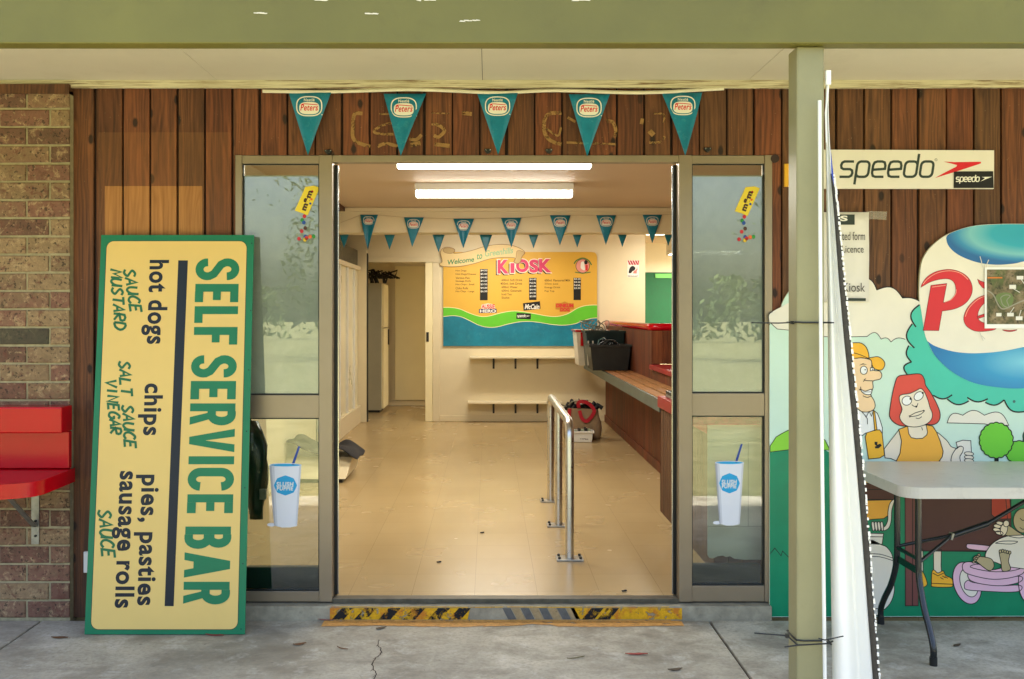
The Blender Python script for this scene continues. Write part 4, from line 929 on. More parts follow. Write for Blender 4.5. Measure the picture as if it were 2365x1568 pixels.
    sh(Cv, cr([(1616, 690), (1640, 684), (1688, 702), (1680, 760), (1694, 815), (1640, 826), (1630, 770)], True, 4), .0054, oli)
    for i in range(5): sh(Cv, ec(1624 + i * 16, 688 + abs(i - 1) * 4, 9, 11), .006 + .0001 * i, oli)
    for x_, y_ in ((1805, 685), ): q = g(Av, [(x_, y_)])[0]; b.flat(fr, ell(q[0], q[1], .007, .007, 12), .0016, pm('grey rivet', S(60, 110, 106), .5))
    b.build('painted_scene', root)
    # aerial photo map taped over the emblem
    y = Y - .0085; f2 = WF(y); r = thing('aerial_map', 'laminated aerial photo map with white tags taped over the ice cream logo', 'map', tuple(P(2380, 750, y)))
    a = P(*Bv((1543, 600)), y); c = P(*Bv((2330, 1150)), y); b = MB()
    b.slab(f2, [(a.x, c.z), (c.x, c.z), (c.x, a.z), (a.x, a.z)], -.0012, 0, pw)
    t = NT('aerial photo print'); n = t.noise(16, 6, .7, dist=.4); c_ = t.ramp(n, [(.3, S(52, 54, 36)), (.45, S(84, 84, 56)), (.55, S(128, 112, 86)), (.7, S(160, 142, 116))])
    c_ = t.mix(t.ramp(t.noise(6, 4, .6), [(.52, 0.), (.6, .6)]), c_, S(96, 112, 62)); c_ = t.mix(t.ramp(t.noise(44, 5, .7), [(.55, 0.), (.62, .8)]), c_, S(34, 36, 28)); t.base(c_); t.set(.2, 0, .5)
    a2 = P(*Bv((1562, 622)), y); c2 = P(*Bv((2310, 1112)), y)
    b.flat(f2, [(a2.x, c2.z), (c2.x, c2.z), (c2.x, a2.z), (a2.x, a2.z)], .0004, t.m)
    gm = lambda pts: vw([Bv(q) for q in pts], y); road = ink('map road', S(150, 146, 130)); gr = ink('map green', S(104, 124, 70))
    b.flat(f2, gm(cr([(1640, 860), (1700, 830), (1780, 840), (1800, 900), (1760, 970), (1700, 960), (1660, 910)], True, 4)), .0007, gr)
    b.rib(f2, gm(cr([(1690, 900), (1710, 945), (1760, 960), (1740, 900), (1770, 860), (1730, 850), (1690, 870)], True, 4)), .004, .001, road, True)
    b.rib(f2, gm(cr([(1565, 810), (1620, 850), (1670, 950), (1720, 975), (1820, 930), (1895, 900), (2100, 850), (2300, 880)], False, 4)), .006, .0011, road)
    for x0, y0, x1, y1 in ((1828, 680, 1888, 712), (1762, 760, 1822, 796), (1645, 1012, 1692, 1042), (1742, 1010, 1802, 1042), (1820, 1042, 1880, 1076), (1960, 900, 2030, 935)):
        b.flat(f2, gm([(x0, y1), (x1, y1), (x1, y0), (x0, y0)]), .0014, M_WHT)
    for p in ([(1870, 712), (1895, 750)], [(1800, 796), (1856, 828)], [(1770, 1010), (1805, 960)], [(1850, 1042), (1868, 985)]): b.rib(f2, gm(p), .003, .0014, M_WHT)
    b.flat(f2, gm([(1566, 702), (1700, 702), (1700, 690), (1566, 690)]), .0014, ink('map orange', S(214, 120, 40)))
    b.build('map_print', r)
    b = MB(); tp = pm('clear tape edge', S(214, 210, 200), .12, .05, 8, spec=.7)
    for p in ([(1500, 505), (1515, 560), (1522, 605)], [(1578, 535), (1560, 580), (1555, 604)], [(1495, 1180), (1520, 1240), (1528, 1262)], [(1515, 1215), (1545, 1245)]): b = MB(); b.rib(f2, gm(cr(p, False, 4)), .0035, .0008, tp); b.build('tape', r)
mural()
# ------------------------------------------------------------------ white banner tied to the post
def banner():
    root = thing('rolled_banner', 'tall white vinyl banner with a dark stitched edge and pole tied to the olive post', 'banner', (1.12, -1.44, 0))
    vin = pm('white vinyl', S(238, 238, 232), .35, .02, 2, spec=.5, dirt=.05, dirtcol=S(170, 168, 160))
    rows = [(165, 1908, 1917), (200, 1906, 1917), (232, 1906, 1914), (300, 1906, 1917), (400, 1907, 1925), (500, 1908, 1936), (640, 1910, 1949), (776, 1911, 1963), (960, 1913, 1982), (1155, 1915, 2000), (1360, 1918, 2015), (1568, 1921, 2031), (1775, 1925, 2046)]
    b = MB(); vs = []; pf = [(0, -1.40), (.1, -1.425), (.22, -1.445), (.34, -1.452), (.46, -1.445), (.56, -1.42), (.64, -1.405), (.72, -1.42), (.82, -1.455), (.92, -1.48), (1, -1.49)]
    for vy, l, r_ in rows:
        a = min(1, (r_ - l) / 60)
        for s_, yy in pf:
            y = -1.41 + (yy + 1.41) * a * .6; p = P(l + (r_ - l - min(15, (r_ - l) * .3)) * s_, vy, y)
            p.z = max(.006, CZ - (vy - VY) * 3.06 / F); vs.append(tuple(p))
    n = len(pf); b.add(vs, [(i * n + j, (i + 1) * n + j, (i + 1) * n + j + 1, i * n + j + 1) for i in range(len(rows) - 1) for j in range(n - 1)], vin, True)
    o = b.build('sheet', root); sd = o.modifiers.new('thin', 'SOLIDIFY'); sd.thickness = .0025; ss = o.modifiers.new('smooth', 'SUBSURF'); ss.levels = ss.render_levels = 2
    # dark webbing along the edge with white stitches
    b = MB(); ed = []
    for vy, l, r_ in rows[4:]:
        a = min(1, (r_ - l) / 60); y = -1.41 - .048 * a; L = P(r_ - min(14, (r_ - l) * .3), vy, y - .004); Rr = P(r_, vy, y - .01); L.z = Rr.z = max(.006, CZ - (vy - VY) * 3.06 / F); ed.append((L, Rr))
    fine = []
    for i in range(len(ed) - 1):
        for t in range(12):
            u = t / 12; fine.append((ed[i][0].lerp(ed[i + 1][0], u), ed[i][1].lerp(ed[i + 1][1], u)))
    fine.append(ed[-1]); vs = []
    for i, (L, Rr) in enumerate(fine): vs += [tuple(L), tuple((L + Rr) / 2 + Vector((0, -.003, 0))), tuple(Rr + Vector((.0012 * math.sin(i * 2.1), 0, 0)))]
    b.add(vs, [(i * 3 + j, i * 3 + j + 1, i * 3 + j + 4, i * 3 + j + 3) for i in range(len(fine) - 1) for j in range(2)], pm('dark webbing', S(64, 60, 54), .8, .25, 60, .3), True)
    o = b.build('edge_webbing', root); sd = o.modifiers.new('thin', 'SOLIDIFY'); sd.thickness = .003
    b = MB(); rnd = random.Random(4); L0 = [q[1] for q in fine]; acc = 0
    for i in range(len(L0) - 1):
        seg = (L0[i + 1] - L0[i]).length; d = (L0[i + 1] - L0[i]).normalized(); t = 0
        while t < seg - .008:
            c = L0[i] + d * (t + .006) + Vector((.0004, -.003, 0)); hl = rnd.uniform(.003, .0085); c.x += rnd.uniform(-.0012, .0015)
            b.obox(c, (rnd.uniform(.002, .0036), 0, 0), (0, .002, 0), d * hl, M_WHT); t += rnd.uniform(.013, .026)
    b.build('edge_stitching', root)
    b = MB(); pts = [P(v, vy, -1.47) for v, vy in ((1893, 232), (1894, 500), (1896, 800), (1899, 1100), (1903, 1400), (1905, 1568), (1908, 1774))]
    b.tube(pts, .0058, M_WHITEP, 12); b.build('pole', root)
    b = MB(); p0, p1 = P(1912.5, 163, -1.44), P(1913, 196, -1.44); b.box(p0.x - .0075, p0.x + .0075, -1.446, -1.434, p1.z, p0.z, M_WHITEP); pts = [P(1913, 196, -1.44), P(1907, 260, -1.44), P(1909, 330, -1.445)]; b.tube(pts, .003, M_WHITEP, 8)
    b.build('end_cap', root)
    b = MB(); q = [P(1918, 340, -1.47), P(1924, 395, -1.475), P(1926, 430, -1.476), P(1920, 400, -1.474)]; b.add(q, [(0, 1, 2, 3)], ink('blue patch', S(50, 70, 160))); o = b.build('blue_patch', root); o.modifiers.new('thin', 'SOLIDIFY').thickness = .001
    for nm, vy, t0, t1, lab in (('cable_tie', 745, (1735, 745), (1920, 745), 'black cable tie with long loose ends round the middle of the olive post'), ('cable_tie', 1480, (1742, 1462), (1948, 1470), 'black cable tie bundle round the foot of the olive post and white banner')):
        b = MB(); z = P(0, vy, -1.445).z; r_ = .0028
        def loop(zz, right, dz=0):
            b.tube([(.997, -1.395, zz), (.997, -1.443, zz + .002), (1.02, -1.4435, zz), (1.09, -1.4435, zz + dz), (right, -1.478, zz + dz)], r_, M_BLACK, 7)
            b.tube([(right, -1.478, zz + dz), (right + .004, -1.45, zz + dz), (1.094, -1.36, zz + dz), (1.093, -1.347, zz), (.997, -1.347, zz), (.997, -1.395, zz)], r_, M_BLACK, 7)
        loop(z, 1.098); a = P(t0[0], t0[1], -1.40)
        if vy < 1000:
            b.tube([(.997, -1.4, z), (.95, -1.41, z - .002), (a.x, -1.40, a.z)], .0022, M_BLACK, 6); e = P(t1[0], t1[1], -1.48); b.tube([(1.092, -1.478, z), (e.x, -1.50, e.z)], .0022, M_BLACK, 6)
            b.obox((.995, -1.41, z), (.006, 0, 0), (0, .005, 0), (0, 0, .005), M_BLACK)
        else:
            k = P(1818, 1468, -1.41); c = P(1842, 1490, -1.444)
            b.tube([a, k], .0026, M_BLACK, 6); b.tube([k, c], .0026, M_BLACK, 6); b.obox(k, (.006, 0, 0), (0, .005, 0), (0, 0, .006), M_BLACK)
            b.tube([P(1812, 1494, -1.45), c, P(1915, 1486, -1.5), P(1924, 1480, -1.505)], .0026, M_BLACK, 6); b.tube([P(1890, 1474, -1.50), P(1905, 1478, -1.505), P(1925, 1474, -1.51), P(1948, 1469, -1.515)], .0022, M_BLACK, 6)
        tag(b.build(nm), lab, 'cable tie')
banner()

# ------------------------------------------------------------------ folding table
def table():
    root = thing('folding_table', 'white plastic folding table with black steel legs standing in front of the mural', 'table', (2.55, -.38, 0))
    top = pm('speckled table plastic', S(196, 192, 180), .42, .06, 5, .1, bscale=160, dirt=.35, dirtcol=S(138, 128, 112)); fr = FR((0, 0, 0), (1, 0, 0), (0, 1, 0))
    b = MB(); b.slab(fr, rrect(1.665, 3.49, -.72, -.05, .075, 8), .705, .75, top); b.build('table_top', root, bev=.010)
    blk = pm('black enamel tube', S(22, 28, 30), .22, .15, 10, spec=.6)
    for X, sg in ((1.83, 1), (3.32, -1)):
        def leg(y0, ys, yf):
            b = MB(); b.tube(cr([(X, y0, .706), (X, y0, .55), (X, y0, .40), (X, y0 + (yf - y0) * .06, .32), (X, y0 + (yf - y0) * .35, .22), (X, y0 + (yf - y0) * .78, .13), (X, yf, .07), (X, yf, .024)], False, 5), .0135, blk, 12); o = b.build('leg', root)
            b = MB(); b.tube([(X, yf, 0), (X, yf, .034)], .0158, M_BLACK, 12); b.build('foot_cap', o)
        leg(-.484, 0, -.62); leg(-.275, 0, -.10)
        b = MB(); b.box(X - .003, X + .003, -.50, -.26, .335, .365, blk); b.tube([(X, -.484, .40), (X, -.275, .40)], .009, blk, 8); b.build('cross_bar', root)
        b = MB(); x2 = X + sg * .19; x3 = X + sg * .62
        b.tube([(X, -.484, .385), (x2, -.38, .475)], .0075, blk, 8); b.tube([(X, -.275, .405), (x2, -.38, .478)], .0075, blk, 8)
        b.tube([(x2 - sg * .01, -.38, .472), (x2 + sg * .16, -.38, .53)], .0125, blk, 10); b.tube([(x2 + sg * .16, -.38, .53), (x3, -.38, .692)], .009, blk, 10)
        b.obox((x2, -.38, .476), (.004, 0, -.0014), (0, .016, 0), (.004, 0, .014), M_GALV); b.build('brace', root)
    b = MB(); b.box(1.80, 1.86, -.60, -.17, .692, .704, blk); b.box(3.29, 3.35, -.60, -.17, .692, .704, blk); b.box(1.95, 3.2, -.395, -.365, .690, .704, blk); b.build('under_rail', root)
table()

# ------------------------------------------------------------------ stickers on the glass
def cup(px, label):
    """px: 4096 pixel map of the drink sticker: scale 1.96 crop at (2650,1600), shifted for the left pane"""
    y = -.0; fr = WF(.0095); f = lambda q: V(*px(q)); g = lambda pts: vw([f(q) for q in pts], .0095)
    b = MB(); body = pm('printed cup white', S(226, 228, 234), .4, .02); sd = ink('printed cup grey', S(170, 172, 180)); bl = ink('printed slush blue', S(30, 160, 212)); st = ink('printed straw blue', S(34, 70, 150)); sd2 = ink('printed cup pale grey', S(204, 206, 212))
    b.flat(fr, g(ell(426, 962, 30, 14)[::-1]), .0002, body)
    b.flat(fr, g([(412, 492), (636, 492), (606, 972), (560, 983), (500, 984), (445, 968)]), .0004, body)
    b.flat(fr, g([(412, 494), (428, 494), (456, 972), (445, 968)]), .0007, sd); b.flat(fr, g([(428, 494), (446, 494), (470, 976), (456, 972)]), .0007, sd2); b.flat(fr, g([(622, 494), (636, 494), (606, 972), (594, 976)]), .0007, sd2)
    b.flat(fr, g(ell(525, 490, 112, 12)), .0007, bl); b.flat(fr, g([(568, 486), (585, 490), (628, 346), (614, 343)]), .001, st); b.rib(fr, g(ell(525, 492, 112, 13)), .0025, .0011, body, True)
    c = g([(525, 652)])[0]; n = 12
    b.flat(fr, g([(525 + 78 * math.cos(2 * math.pi * i / 24) * (1 + .04 * math.cos(i * math.pi / 1.5)), 652 + 76 * math.sin(2 * math.pi * i / 24) * (1 + .04 * math.cos(i * math.pi / 1.5))) for i in range(24)]), .0011, bl)
    q = g([(462, 660), (582, 624), (464, 692), (580, 660)])
    b.text(fr, 'SLUSH', (q[0][0], q[1][0], q[0][1], q[1][1]), .0015, M_WHT, .03, .1, cs=1.1); b.text(fr, 'PUPPIE', (q[2][0], q[3][0], q[2][1], q[3][1]), .0015, M_WHT, .03, .1, cs=1.1)
    tag(b.build('cup_sticker'), label, 'sticker', 'slush cup stickers on the glass')
cup(lambda q: (q[0] / 1.96 + 2650, q[1] / 1.96 + 1600), 'blue and white slush cup sticker on the lower glass at the right of the doorway')
cup(lambda q: (((q[0] - 412) / 224 * (696 - 622) + 622) * 1.73192, ((q[1] - 345) / 635 * (1217 - 1031) + 1031) * 1.73192), 'blue and white slush cup sticker on the lower glass beside the leaning board')
def sweets(fx, label):
    """upside-down yellow sweet packet with spilling sweets printed on clear film (the cartoon figures are left out)"""
    fr = WF(.0093); g = lambda pts: vw([V(*fx(q)) for q in pts], .0093); b = MB()
    ye = ink('packet yellow', S(232, 206, 60)); bn = ink('packet brown', S(70, 44, 28)); cols = [ink('sweet ' + n_, c) for n_, c in (('red', S(190, 40, 50)), ('green', S(50, 140, 60)), ('blue', S(40, 80, 160)), ('brown', S(80, 50, 40)), ('orange', S(226, 110, 50)), ('yellow', S(226, 190, 50)))]
    b.flat(fr, g([(868, 650), (960, 640), (1018, 660), (890, 950), (830, 925), (755, 900)]), .0003, ye)
    a = g([(842, 896), (918, 690)]); f2o = a[0]; u = Vector((a[1][0] - a[0][0], a[1][1] - a[0][1])); L = u.length; u.normalize()
    f2 = FR(fr.pt(a[0][0], a[0][1]), (u.x, 0, u.y), (-u.y, 0, u.x)); b.text(f2, 'm&m', (0, L, -.014, .014), .0006, bn, .06)
    for x_, y_, ci in ((938, 700, 0), (930, 780, 4), (918, 826, 2)): b.flat(fr, g(ell(x_, y_, 13, 13, 12)), .0006, cols[ci])
    for i, (x_, y_, ci) in enumerate(((856, 958, 0), (832, 998, 1), (850, 1024, 2), (864, 1082, 3), (828, 1115, 0), (800, 1194, 0), (864, 1170, 2), (878, 1186, 0), (916, 1172, 4), (952, 1168, 1), (862, 1204, 5))): b.flat(fr, g(ell(x_, y_, 19, 21, 14)), .0003 + .00015 * (i % 3), cols[ci])
    tag(b.build('sweets_sticker'), label, 'sticker', 'sweet packet stickers on the glass')
sweets(lambda q: (q[0] / 2.613 + 2650, q[1] / 2.613 + 500), 'yellow sweet packet and spilled sweets sticker on the upper right glass')
sweets(lambda q: (q[0] / 2.613 + 2650 - 1760, q[1] / 2.613 + 500 - 2), 'yellow sweet packet and spilled sweets sticker on the glass above the leaning board')
# ------------------------------------------------------------------ inside: lamps
def lamps():
    def lamp(label, x0, x1, y, zb, w=.15):
        r = thing('ceiling_lamp', label, 'ceiling lamp', ((x0 + x1) / 2, y, 2.478), 'fluorescent ceiling lamps')
        b = MB(); b.box(x0 - .012, x1 + .012, y - w / 2, y + w / 2, zb + .048, 2.479, M_WHITEP); b.build('housing', r, bev=.006)
        b = MB(); n = 10; pr = [(y + math.cos(math.pi * i / n) * (w / 2 - .008), zb + .047 - math.sin(math.pi * i / n) ** .7 * .046) for i in range(n + 1)]
        vs = [(x, q[0], q[1]) for x in (x0, x1) for q in pr]; m = len(pr)
        b.add(vs, [(i, m + i, m + i + 1, i + 1) for i in range(m - 1)] + [tuple(range(m)), tuple(range(m, 2 * m))[::-1]], M_LAMP); b.build('diffuser', r)
        for xx in (x0 - .012, x1): b = MB(); b.box(xx, xx + .012, y - w / 2 + .002, y + w / 2 - .002, zb + .006, zb + .0475, M_WHITEP); b.build('end_cap', r, bev=.003)
        ld = bpy.data.lights.new('lamp_tube', 'AREA'); ld.shape = 'RECTANGLE'; ld.size = x1 - x0 - .02; ld.size_y = w - .03; ld.energy = math.pi * ld.size * ld.size_y * TUBE; ld.color = (1., .935, .81)
        lo = bpy.data.objects.new('lamp_tube', ld); COL.objects.link(lo); lo.parent = r; lo.location = (0, 0, zb - .004 - 2.478)
        return r
    lamp('long lit fluorescent lamp on the ceiling nearest the doorway', -.587, .655, 1.61, 2.385)
    lamp('lit fluorescent lamp on the ceiling just in front of the bulkhead', -.575, .66, 3.03, 2.372, .17)
    lamp('lit fluorescent lamp low behind the pennants above the menu board', -.51, .61, 6.45, 2.36)
    lamp('short lit fluorescent lamp behind the bulkhead near the kitchen opening', 1.86, 2.9, 6.6, 2.37)
    lamp('lit fluorescent lamp over the green pinboard in the kitchen', 2.44, 4.1, 8.2, 2.235, .40)
lamps()

# ------------------------------------------------------------------ counter
def counter():
    wd = wood('counter boards', S(84, 44, 24), S(136, 80, 46), S(40, 22, 14), pitch=.092, x0=0, axis=1, knots=False)
    wdx = wood('counter cross boards', S(96, 52, 28), S(150, 92, 54), S(40, 22, 14), pitch=.092, x0=0, axis=0, knots=False)
    wdk = wood('dark counter boards', S(66, 46, 30), S(112, 84, 56), S(34, 24, 16), pitch=.075, x0=0, axis=1, knots=False)
    sl = wood('pale tray slats', S(150, 100, 56), S(196, 146, 92), S(80, 50, 30), pitch=9, axis=1, knots=False)
    r = thing('servery_counter', 'timber clad servery counter with red rail and slatted tray slide along the right', 'counter', (1.47, 4.0, .086))
    def boards(b, x, y0, y1, z0, z1, pit, m, t=.016):
        y = y0
        while y < y1 - .01: b.box(x, x + t, y, min(y + pit - .004, y1), z0, z1, m); y += pit
    b = MB(); boards(b, 1.47, 4.02, 7.37, .088, 1.29, .092, wd); boards(b, 1.47, 1.99, 4.02, .088, .94, .092, wd); b.box(1.486, 1.56, 1.99, 7.37, .088, .93, M_GAP); b.box(1.486, 1.56, 4.10, 7.37, .93, 1.288, wd); b.build('panel', r)
    b = MB(); x = 1.486
    while x < 3.15: b.box(x, x + .088, 4.02, 4.036, .99, 1.29, wdx); x += .092
    b.box(1.486, 3.19, 4.0365, 4.098, .99, 1.288, wdx); b.box(1.52, 3.19, 4.010, 4.0195, .985, 1.30, wdx) if False else None
    for xx in (1.72, 2.05): b.box(xx, xx + .016, 4.008, 4.0195, .99, 1.285, M_REDD)
    b.build('return_panel', r)
    b = MB(); b.tube([(1.49, 7.36, 1.32), (1.49, 4.2, 1.32)] + [(1.49 + .07 - .07 * math.cos(a), 4.13 - .07 * math.sin(a) + .07, 1.32) for a in (.5, 1.1, 1.57)] + [(3.18, 4.06, 1.32)], .036, M_RED, 14); b.build('rail', r)
    b = MB(); b.box(1.445, 2.2, .30, 4.0, .945, .987, M_REDD); b.build('counter_top', r, bev=.004)
    b = MB(); boards(b, 1.18, .45, 1.985, .088, .80, .075, wdk); b.box(1.197, 1.47, .45, 1.97, .088, .80, M_GAP); x = 1.18
    while x < 1.46: b.box(x, x + .072, 1.972, 1.988, .088, .80, wdk); b.box(x, x + .072, .434, .449, .088, .80, wdk); x += .075
    b.build('till_stand', r)
    b = MB(); b.box(1.165, 1.62, .40, 2.01, .803, .88, M_REDD); b.build('till_top', r, bev=.003)
    b = MB()
    for x0, x1 in ((1.20, 1.275), (1.305, 1.375), (1.405, 1.468)): b = MB(); b.box(x0, x1, 2.015, 7.2, .822, .858, sl); b.build('tray_slat', r, bev=.004)
    b = MB(); b.box(1.178, 1.198, 2.013, 7.2, .765, .85, pm('tarnished steel angle', S(96, 110, 108), .4, .35, 8, .1, .6)); y = 2.3
    while y < 7.3:
        b.box(1.20, 1.469, y, y + .03, .79, .8195, M_GALV); y += .95
    b.build('slide_frame', r)
    b = MB(); b.box(1.455, 1.4695, 2.0, 7.37, .088, .17, wd); b.build('skirting', r)
counter()

# ------------------------------------------------------------------ stainless hand rail
def handrail():
    r = thing('queue_rail', 'stainless steel queue rail on three posts bolted to the vinyl floor', 'handrail', (.445, 1.5, .086)); X = .447; ys = (.72, 1.542, 2.322); zt = .845; R_ = .0245
    b = MB(); k = .085
    arc0 = [(X, ys[0] + k - k * math.cos(a), zt - k + k * math.sin(a)) for a in [math.pi / 2 * i / 8 for i in range(9)]]
    arc1 = [(X, ys[2] - k + k * math.sin(a), zt - k + k * math.cos(a)) for a in [math.pi / 2 * i / 8 for i in range(9)]]
    b.tube([(X, ys[0], .092)] + arc0 + [(X, 1.5, zt)] + arc1 + [(X, ys[2], .092)], R_, M_CHROME, 18); b.build('rail', r)
    b = MB(); b.tube([(X, ys[1], .092), (X, ys[1], zt - .01)], R_, M_CHROME, 18); b.build('post', r)
    for y in ys:
        b = MB(); b.box(X - .075, X + .075, y - .05, y + .05, .0865, .097, pm('steel plate', S(176, 172, 160), .35, .12, 20, 0, .7)); o = b.build('base_plate', r, bev=.002)
        for sx in (-1, 1):
            for sy in (-1, 1): b = MB(); b.tube([(X + sx * .058, y + sy * .034, .0975), (X + sx * .058, y + sy * .034, .108)], .008, M_ALUD, 6); b.build('bolt', o)
handrail()

# ------------------------------------------------------------------ menu board on the back wall
def menu():
    Y = 7.36; fr = WF(Y); r = thing('menu_board', 'orange KIOSK menu board with green and blue waves on the back wall', 'menu board', tuple(P(1200, 800, Y)))
    z = lambda q: V(q[0] / 3.3786 + 1750, q[1] / 3.3786 + 950)
    g = lambda pts: vw([z(q) for q in pts], Y)
    ora = pm('menu orange', S(214, 168, 64), .45, .03, 3); grn = pm('menu green', S(96, 190, 46), .45, .06, 4); blu = pm('menu blue', S(16, 120, 146), .45, .2, 5, dirt=.3, dirtcol=S(90, 160, 176)); crm = ink('menu cream line', S(236, 226, 176)); prc = M_BLK; tx = ink('menu print', S(70, 44, 20))
    b = MB(); out = [(75, 1470), (78, 390), (80, 196)] + [(2080, 194), (2120, 200), (2146, 222), (2156, 262)] + [(2160, 1470)]
    b.slab(fr, g(out), -.012, 0, ora, M_ALUD); b.build('panel', r)
    b = MB(); l1 = cr([(77, 945), (180, 945), (300, 965), (430, 1020), (560, 1062), (680, 1064), (850, 1020), (1000, 994), (1120, 998), (1300, 1026), (1480, 1060), (1620, 1066), (1760, 1030), (1880, 960), (1980, 924), (2080, 912), (2158, 912)], False, 4)
    l2 = cr([(77, 1068), (200, 1056), (320, 1072), (430, 1120), (560, 1184), (680, 1212), (800, 1208), (950, 1170), (1100, 1140), (1250, 1134), (1400, 1150), (1560, 1176), (1720, 1184), (1860, 1164), (1980, 1120), (2080, 1092), (2158, 1086)], False, 4)
    b.flat(fr, g(l1 + l2[::-1]), .0006, grn); b.flat(fr, g(l2 + [(2158, 1468), (77, 1468)]), .0006, blu); b.rib(fr, g(l1), .0075, .001, crm); b.rib(fr, g(l2), .0075, .001, crm)
    R4 = lambda x0, y0, x1, y1: (lambda a, c: (a[0], c[0], c[1], a[1]))(*g([(x0, y0), (x1, y1)]))
    def T(body, x, y, x1=None, h=26, m=tx, bold=.006):
        rc = R4(x, y - h / 2, x1 or x + 100, y + h / 2)
        b.text(fr, body, rc, .0008, m, bold, keep=x1 is None)
    for body, y, x1 in (('Hot Dogs', 450, 392), ('Hot Dogs/Cheese', 497, 520), ('Various Pies', 545, 434), ('Sausage Rolls', 590, 450), ('Hot Chips - Small', 636, 496), ('Chiko Rolls', 684, 412), ('Hot Chips - Large', 730, 496)): T(body, 245, y, x1, 30)
    for body, y, x0, x1 in (('600ml. Soft Drink', 574, 866, 1148), ('450ml. Soft Drink', 622, 852, 1146), ('600ml. Water', 669, 866, 1082), ('600ml. Gatorade', 717, 866, 1136), ('Iced Tea', 766, 866, 1002), ('Slushie', 812, 866, 972)): T(body, x0, y, x1, 30)
    for body, y, x1 in (('600ml. Flavoured Milk', 578, 1796), ('375ml. Juice', 628, 1630), ('Energy Drink', 676, 1660), ('Pop Top', 726, 1578)): T(body, 1448, y, x1, 30)
    def strip(x0, y0, x1, y1, items, ya, dy):
        p = g([(x0, y1), (x1, y1), (x1, y0), (x0, y0)]); b.flat(fr, p, .0006, prc)
        for i, s_ in enumerate(items): b.text(fr, s_, R4(x0 + 8, ya + i * dy - 13, x1 - 6, ya + i * dy + 13), .001, M_WHT, .01)
    strip(574, 425, 678, 848, ('$4.50', '$5.00', '$4.40', '$4.20', '$3.50', '$4.20', '$6.50'), 446, 47); strip(1238, 545, 1338, 845, ('$4.40', 'N/A', '$3.40', '$4.40', '$4.90', '$3.80'), 566, 46); strip(1838, 545, 1938, 845, ('$4.20', '$4.50', 'N/A', '$2.50'), 562, 41)
    # KIOSK with white edge and black drop shade
    pk = ink('kiosk pink', S(206, 62, 104)); wt = ink('kiosk edge', S(240, 224, 206))
    for ch, x0, x1, y0, y1 in (('K', 812, 965, 300, 488), ('I', 985, 1040, 345, 480), ('O', 1060, 1232, 292, 470), ('S', 1240, 1366, 296, 476), ('K', 1372, 1540, 290, 472)):
        b.text(fr, ch, R4(x0 - 24, y0 + 8, x1 - 8, y1 + 22), .0008, prc, .06); b.text(fr, ch, R4(x0 - 11, y0 - 11, x1 + 11, y1 + 11), .0014, wt, .075); b.text(fr, ch, R4(x0, y0, x1, y1), .002, pk, .05)
    # supplier marks
    rd = ink('mark red', S(206, 50, 52)); nv = ink('mark navy', S(44, 48, 92))
    b.flat(fr, g([(560, 1020), (800, 1016), (798, 962), (562, 966)]), .0012, nv); b.flat(fr, g([(588, 962), (780, 960), (770, 905), (680, 890), (600, 905)]), .0012, wt)
    b.text(fr, 'HERO', R4(574, 972, 790, 1014), .0016, M_WHT, .03); b.text(fr, 'AUSSIE', R4(594, 902, 774, 960), .0016, rd, .04)
    b.flat(fr, g([(1164, 988), (1392, 962), (1384, 860), (1154, 888)]), .0012, prc); b.text(fr, 'McCain', R4(1178, 900, 1378, 968), .0016, M_WHT, .03, .25)
    b.flat(fr, g([(1594, 970), (1648, 975), (1650, 1004), (1792, 1004), (1794, 972), (1846, 966), (1842, 890), (1770, 884), (1720, 864), (1670, 884), (1594, 890)]), .0012, ink('mark gold', S(190, 130, 44))); b.text(fr, 'DINKUM', R4(1604, 892, 1836, 945), .0016, rd, .06); b.text(fr, 'DOG', R4(1658, 948, 1786, 1000), .0016, rd, .06)
    b.flat(fr, g([(1064, 1098), (1260, 1106), (1264, 1028), (1068, 1018)]), .0014, prc); q = g([(1078, 1074), (1196, 1050)]); speedo(b, fr, q[0][0], q[1][0], q[0][1], q[1][1] - q[0][1], .005, .0018, M_WHT); b.flat(fr, g([(1204, 1054), (1254, 1056), (1218, 1068), (1196, 1078), (1216, 1062)]), .0018, M_WHT)
    # round kiosk emblem
    b.flat(fr, g(ell(1962, 385, 92, 92, 28)), .0008, ink('emblem pink', S(224, 150, 140))); b.rib(fr, g(cr([(1846, 355), (1880, 310), (1962, 278), (2040, 310), (2082, 372)], False, 5)), .016, .0012, ink('emblem green', S(70, 116, 66))); b.rib(fr, g([(1858, 468), (1962, 484), (2068, 468)]), .012, .0012, ink('emblem green', S(70, 116, 66)))
    b.rib(fr, g(ell(1962, 385, 92, 92, 28)), .006, .0011, tx, True); b.flat(fr, g(cr([(1945, 330), (1975, 325), (1985, 370), (1990, 440), (1940, 420), (1935, 370)], True, 3)), .0014, M_WHT); b.flat(fr, g(ell(2006, 335, 24, 30, 12)), .0014, prc); b.flat(fr, g([(2000, 370), (2030, 370), (2030, 450), (2000, 445)]), .0014, rd)
    b.build('printed_face', r)
    # scroll
    sc_ = ink('scroll parchment', S(222, 198, 142)); se = ink('scroll edge', S(140, 104, 58)); b = MB()
    up = cr([(70, 150), (120, 130), (200, 140), (235, 170), (220, 215), (330, 205), (480, 170), (640, 120), (800, 96), (960, 98), (1080, 130), (1160, 175), (1180, 210), (1140, 260), (1120, 330), (1080, 352), (1030, 330), (1050, 280), (980, 270), (860, 270), (700, 290), (500, 350), (300, 390), (120, 394), (40, 380), (32, 350), (62, 330), (60, 290), (40, 220), (48, 175)], True, 4)
    b.slab(fr, g(up), .0034, .008, sc_, se); b.rib(fr, g(up), .006, .0084, se, True); b.shape(fr, g(ell(155, 178, 80, 38, 20, .1)), .0084, ink('scroll shade', S(190, 164, 110)), se, .005)
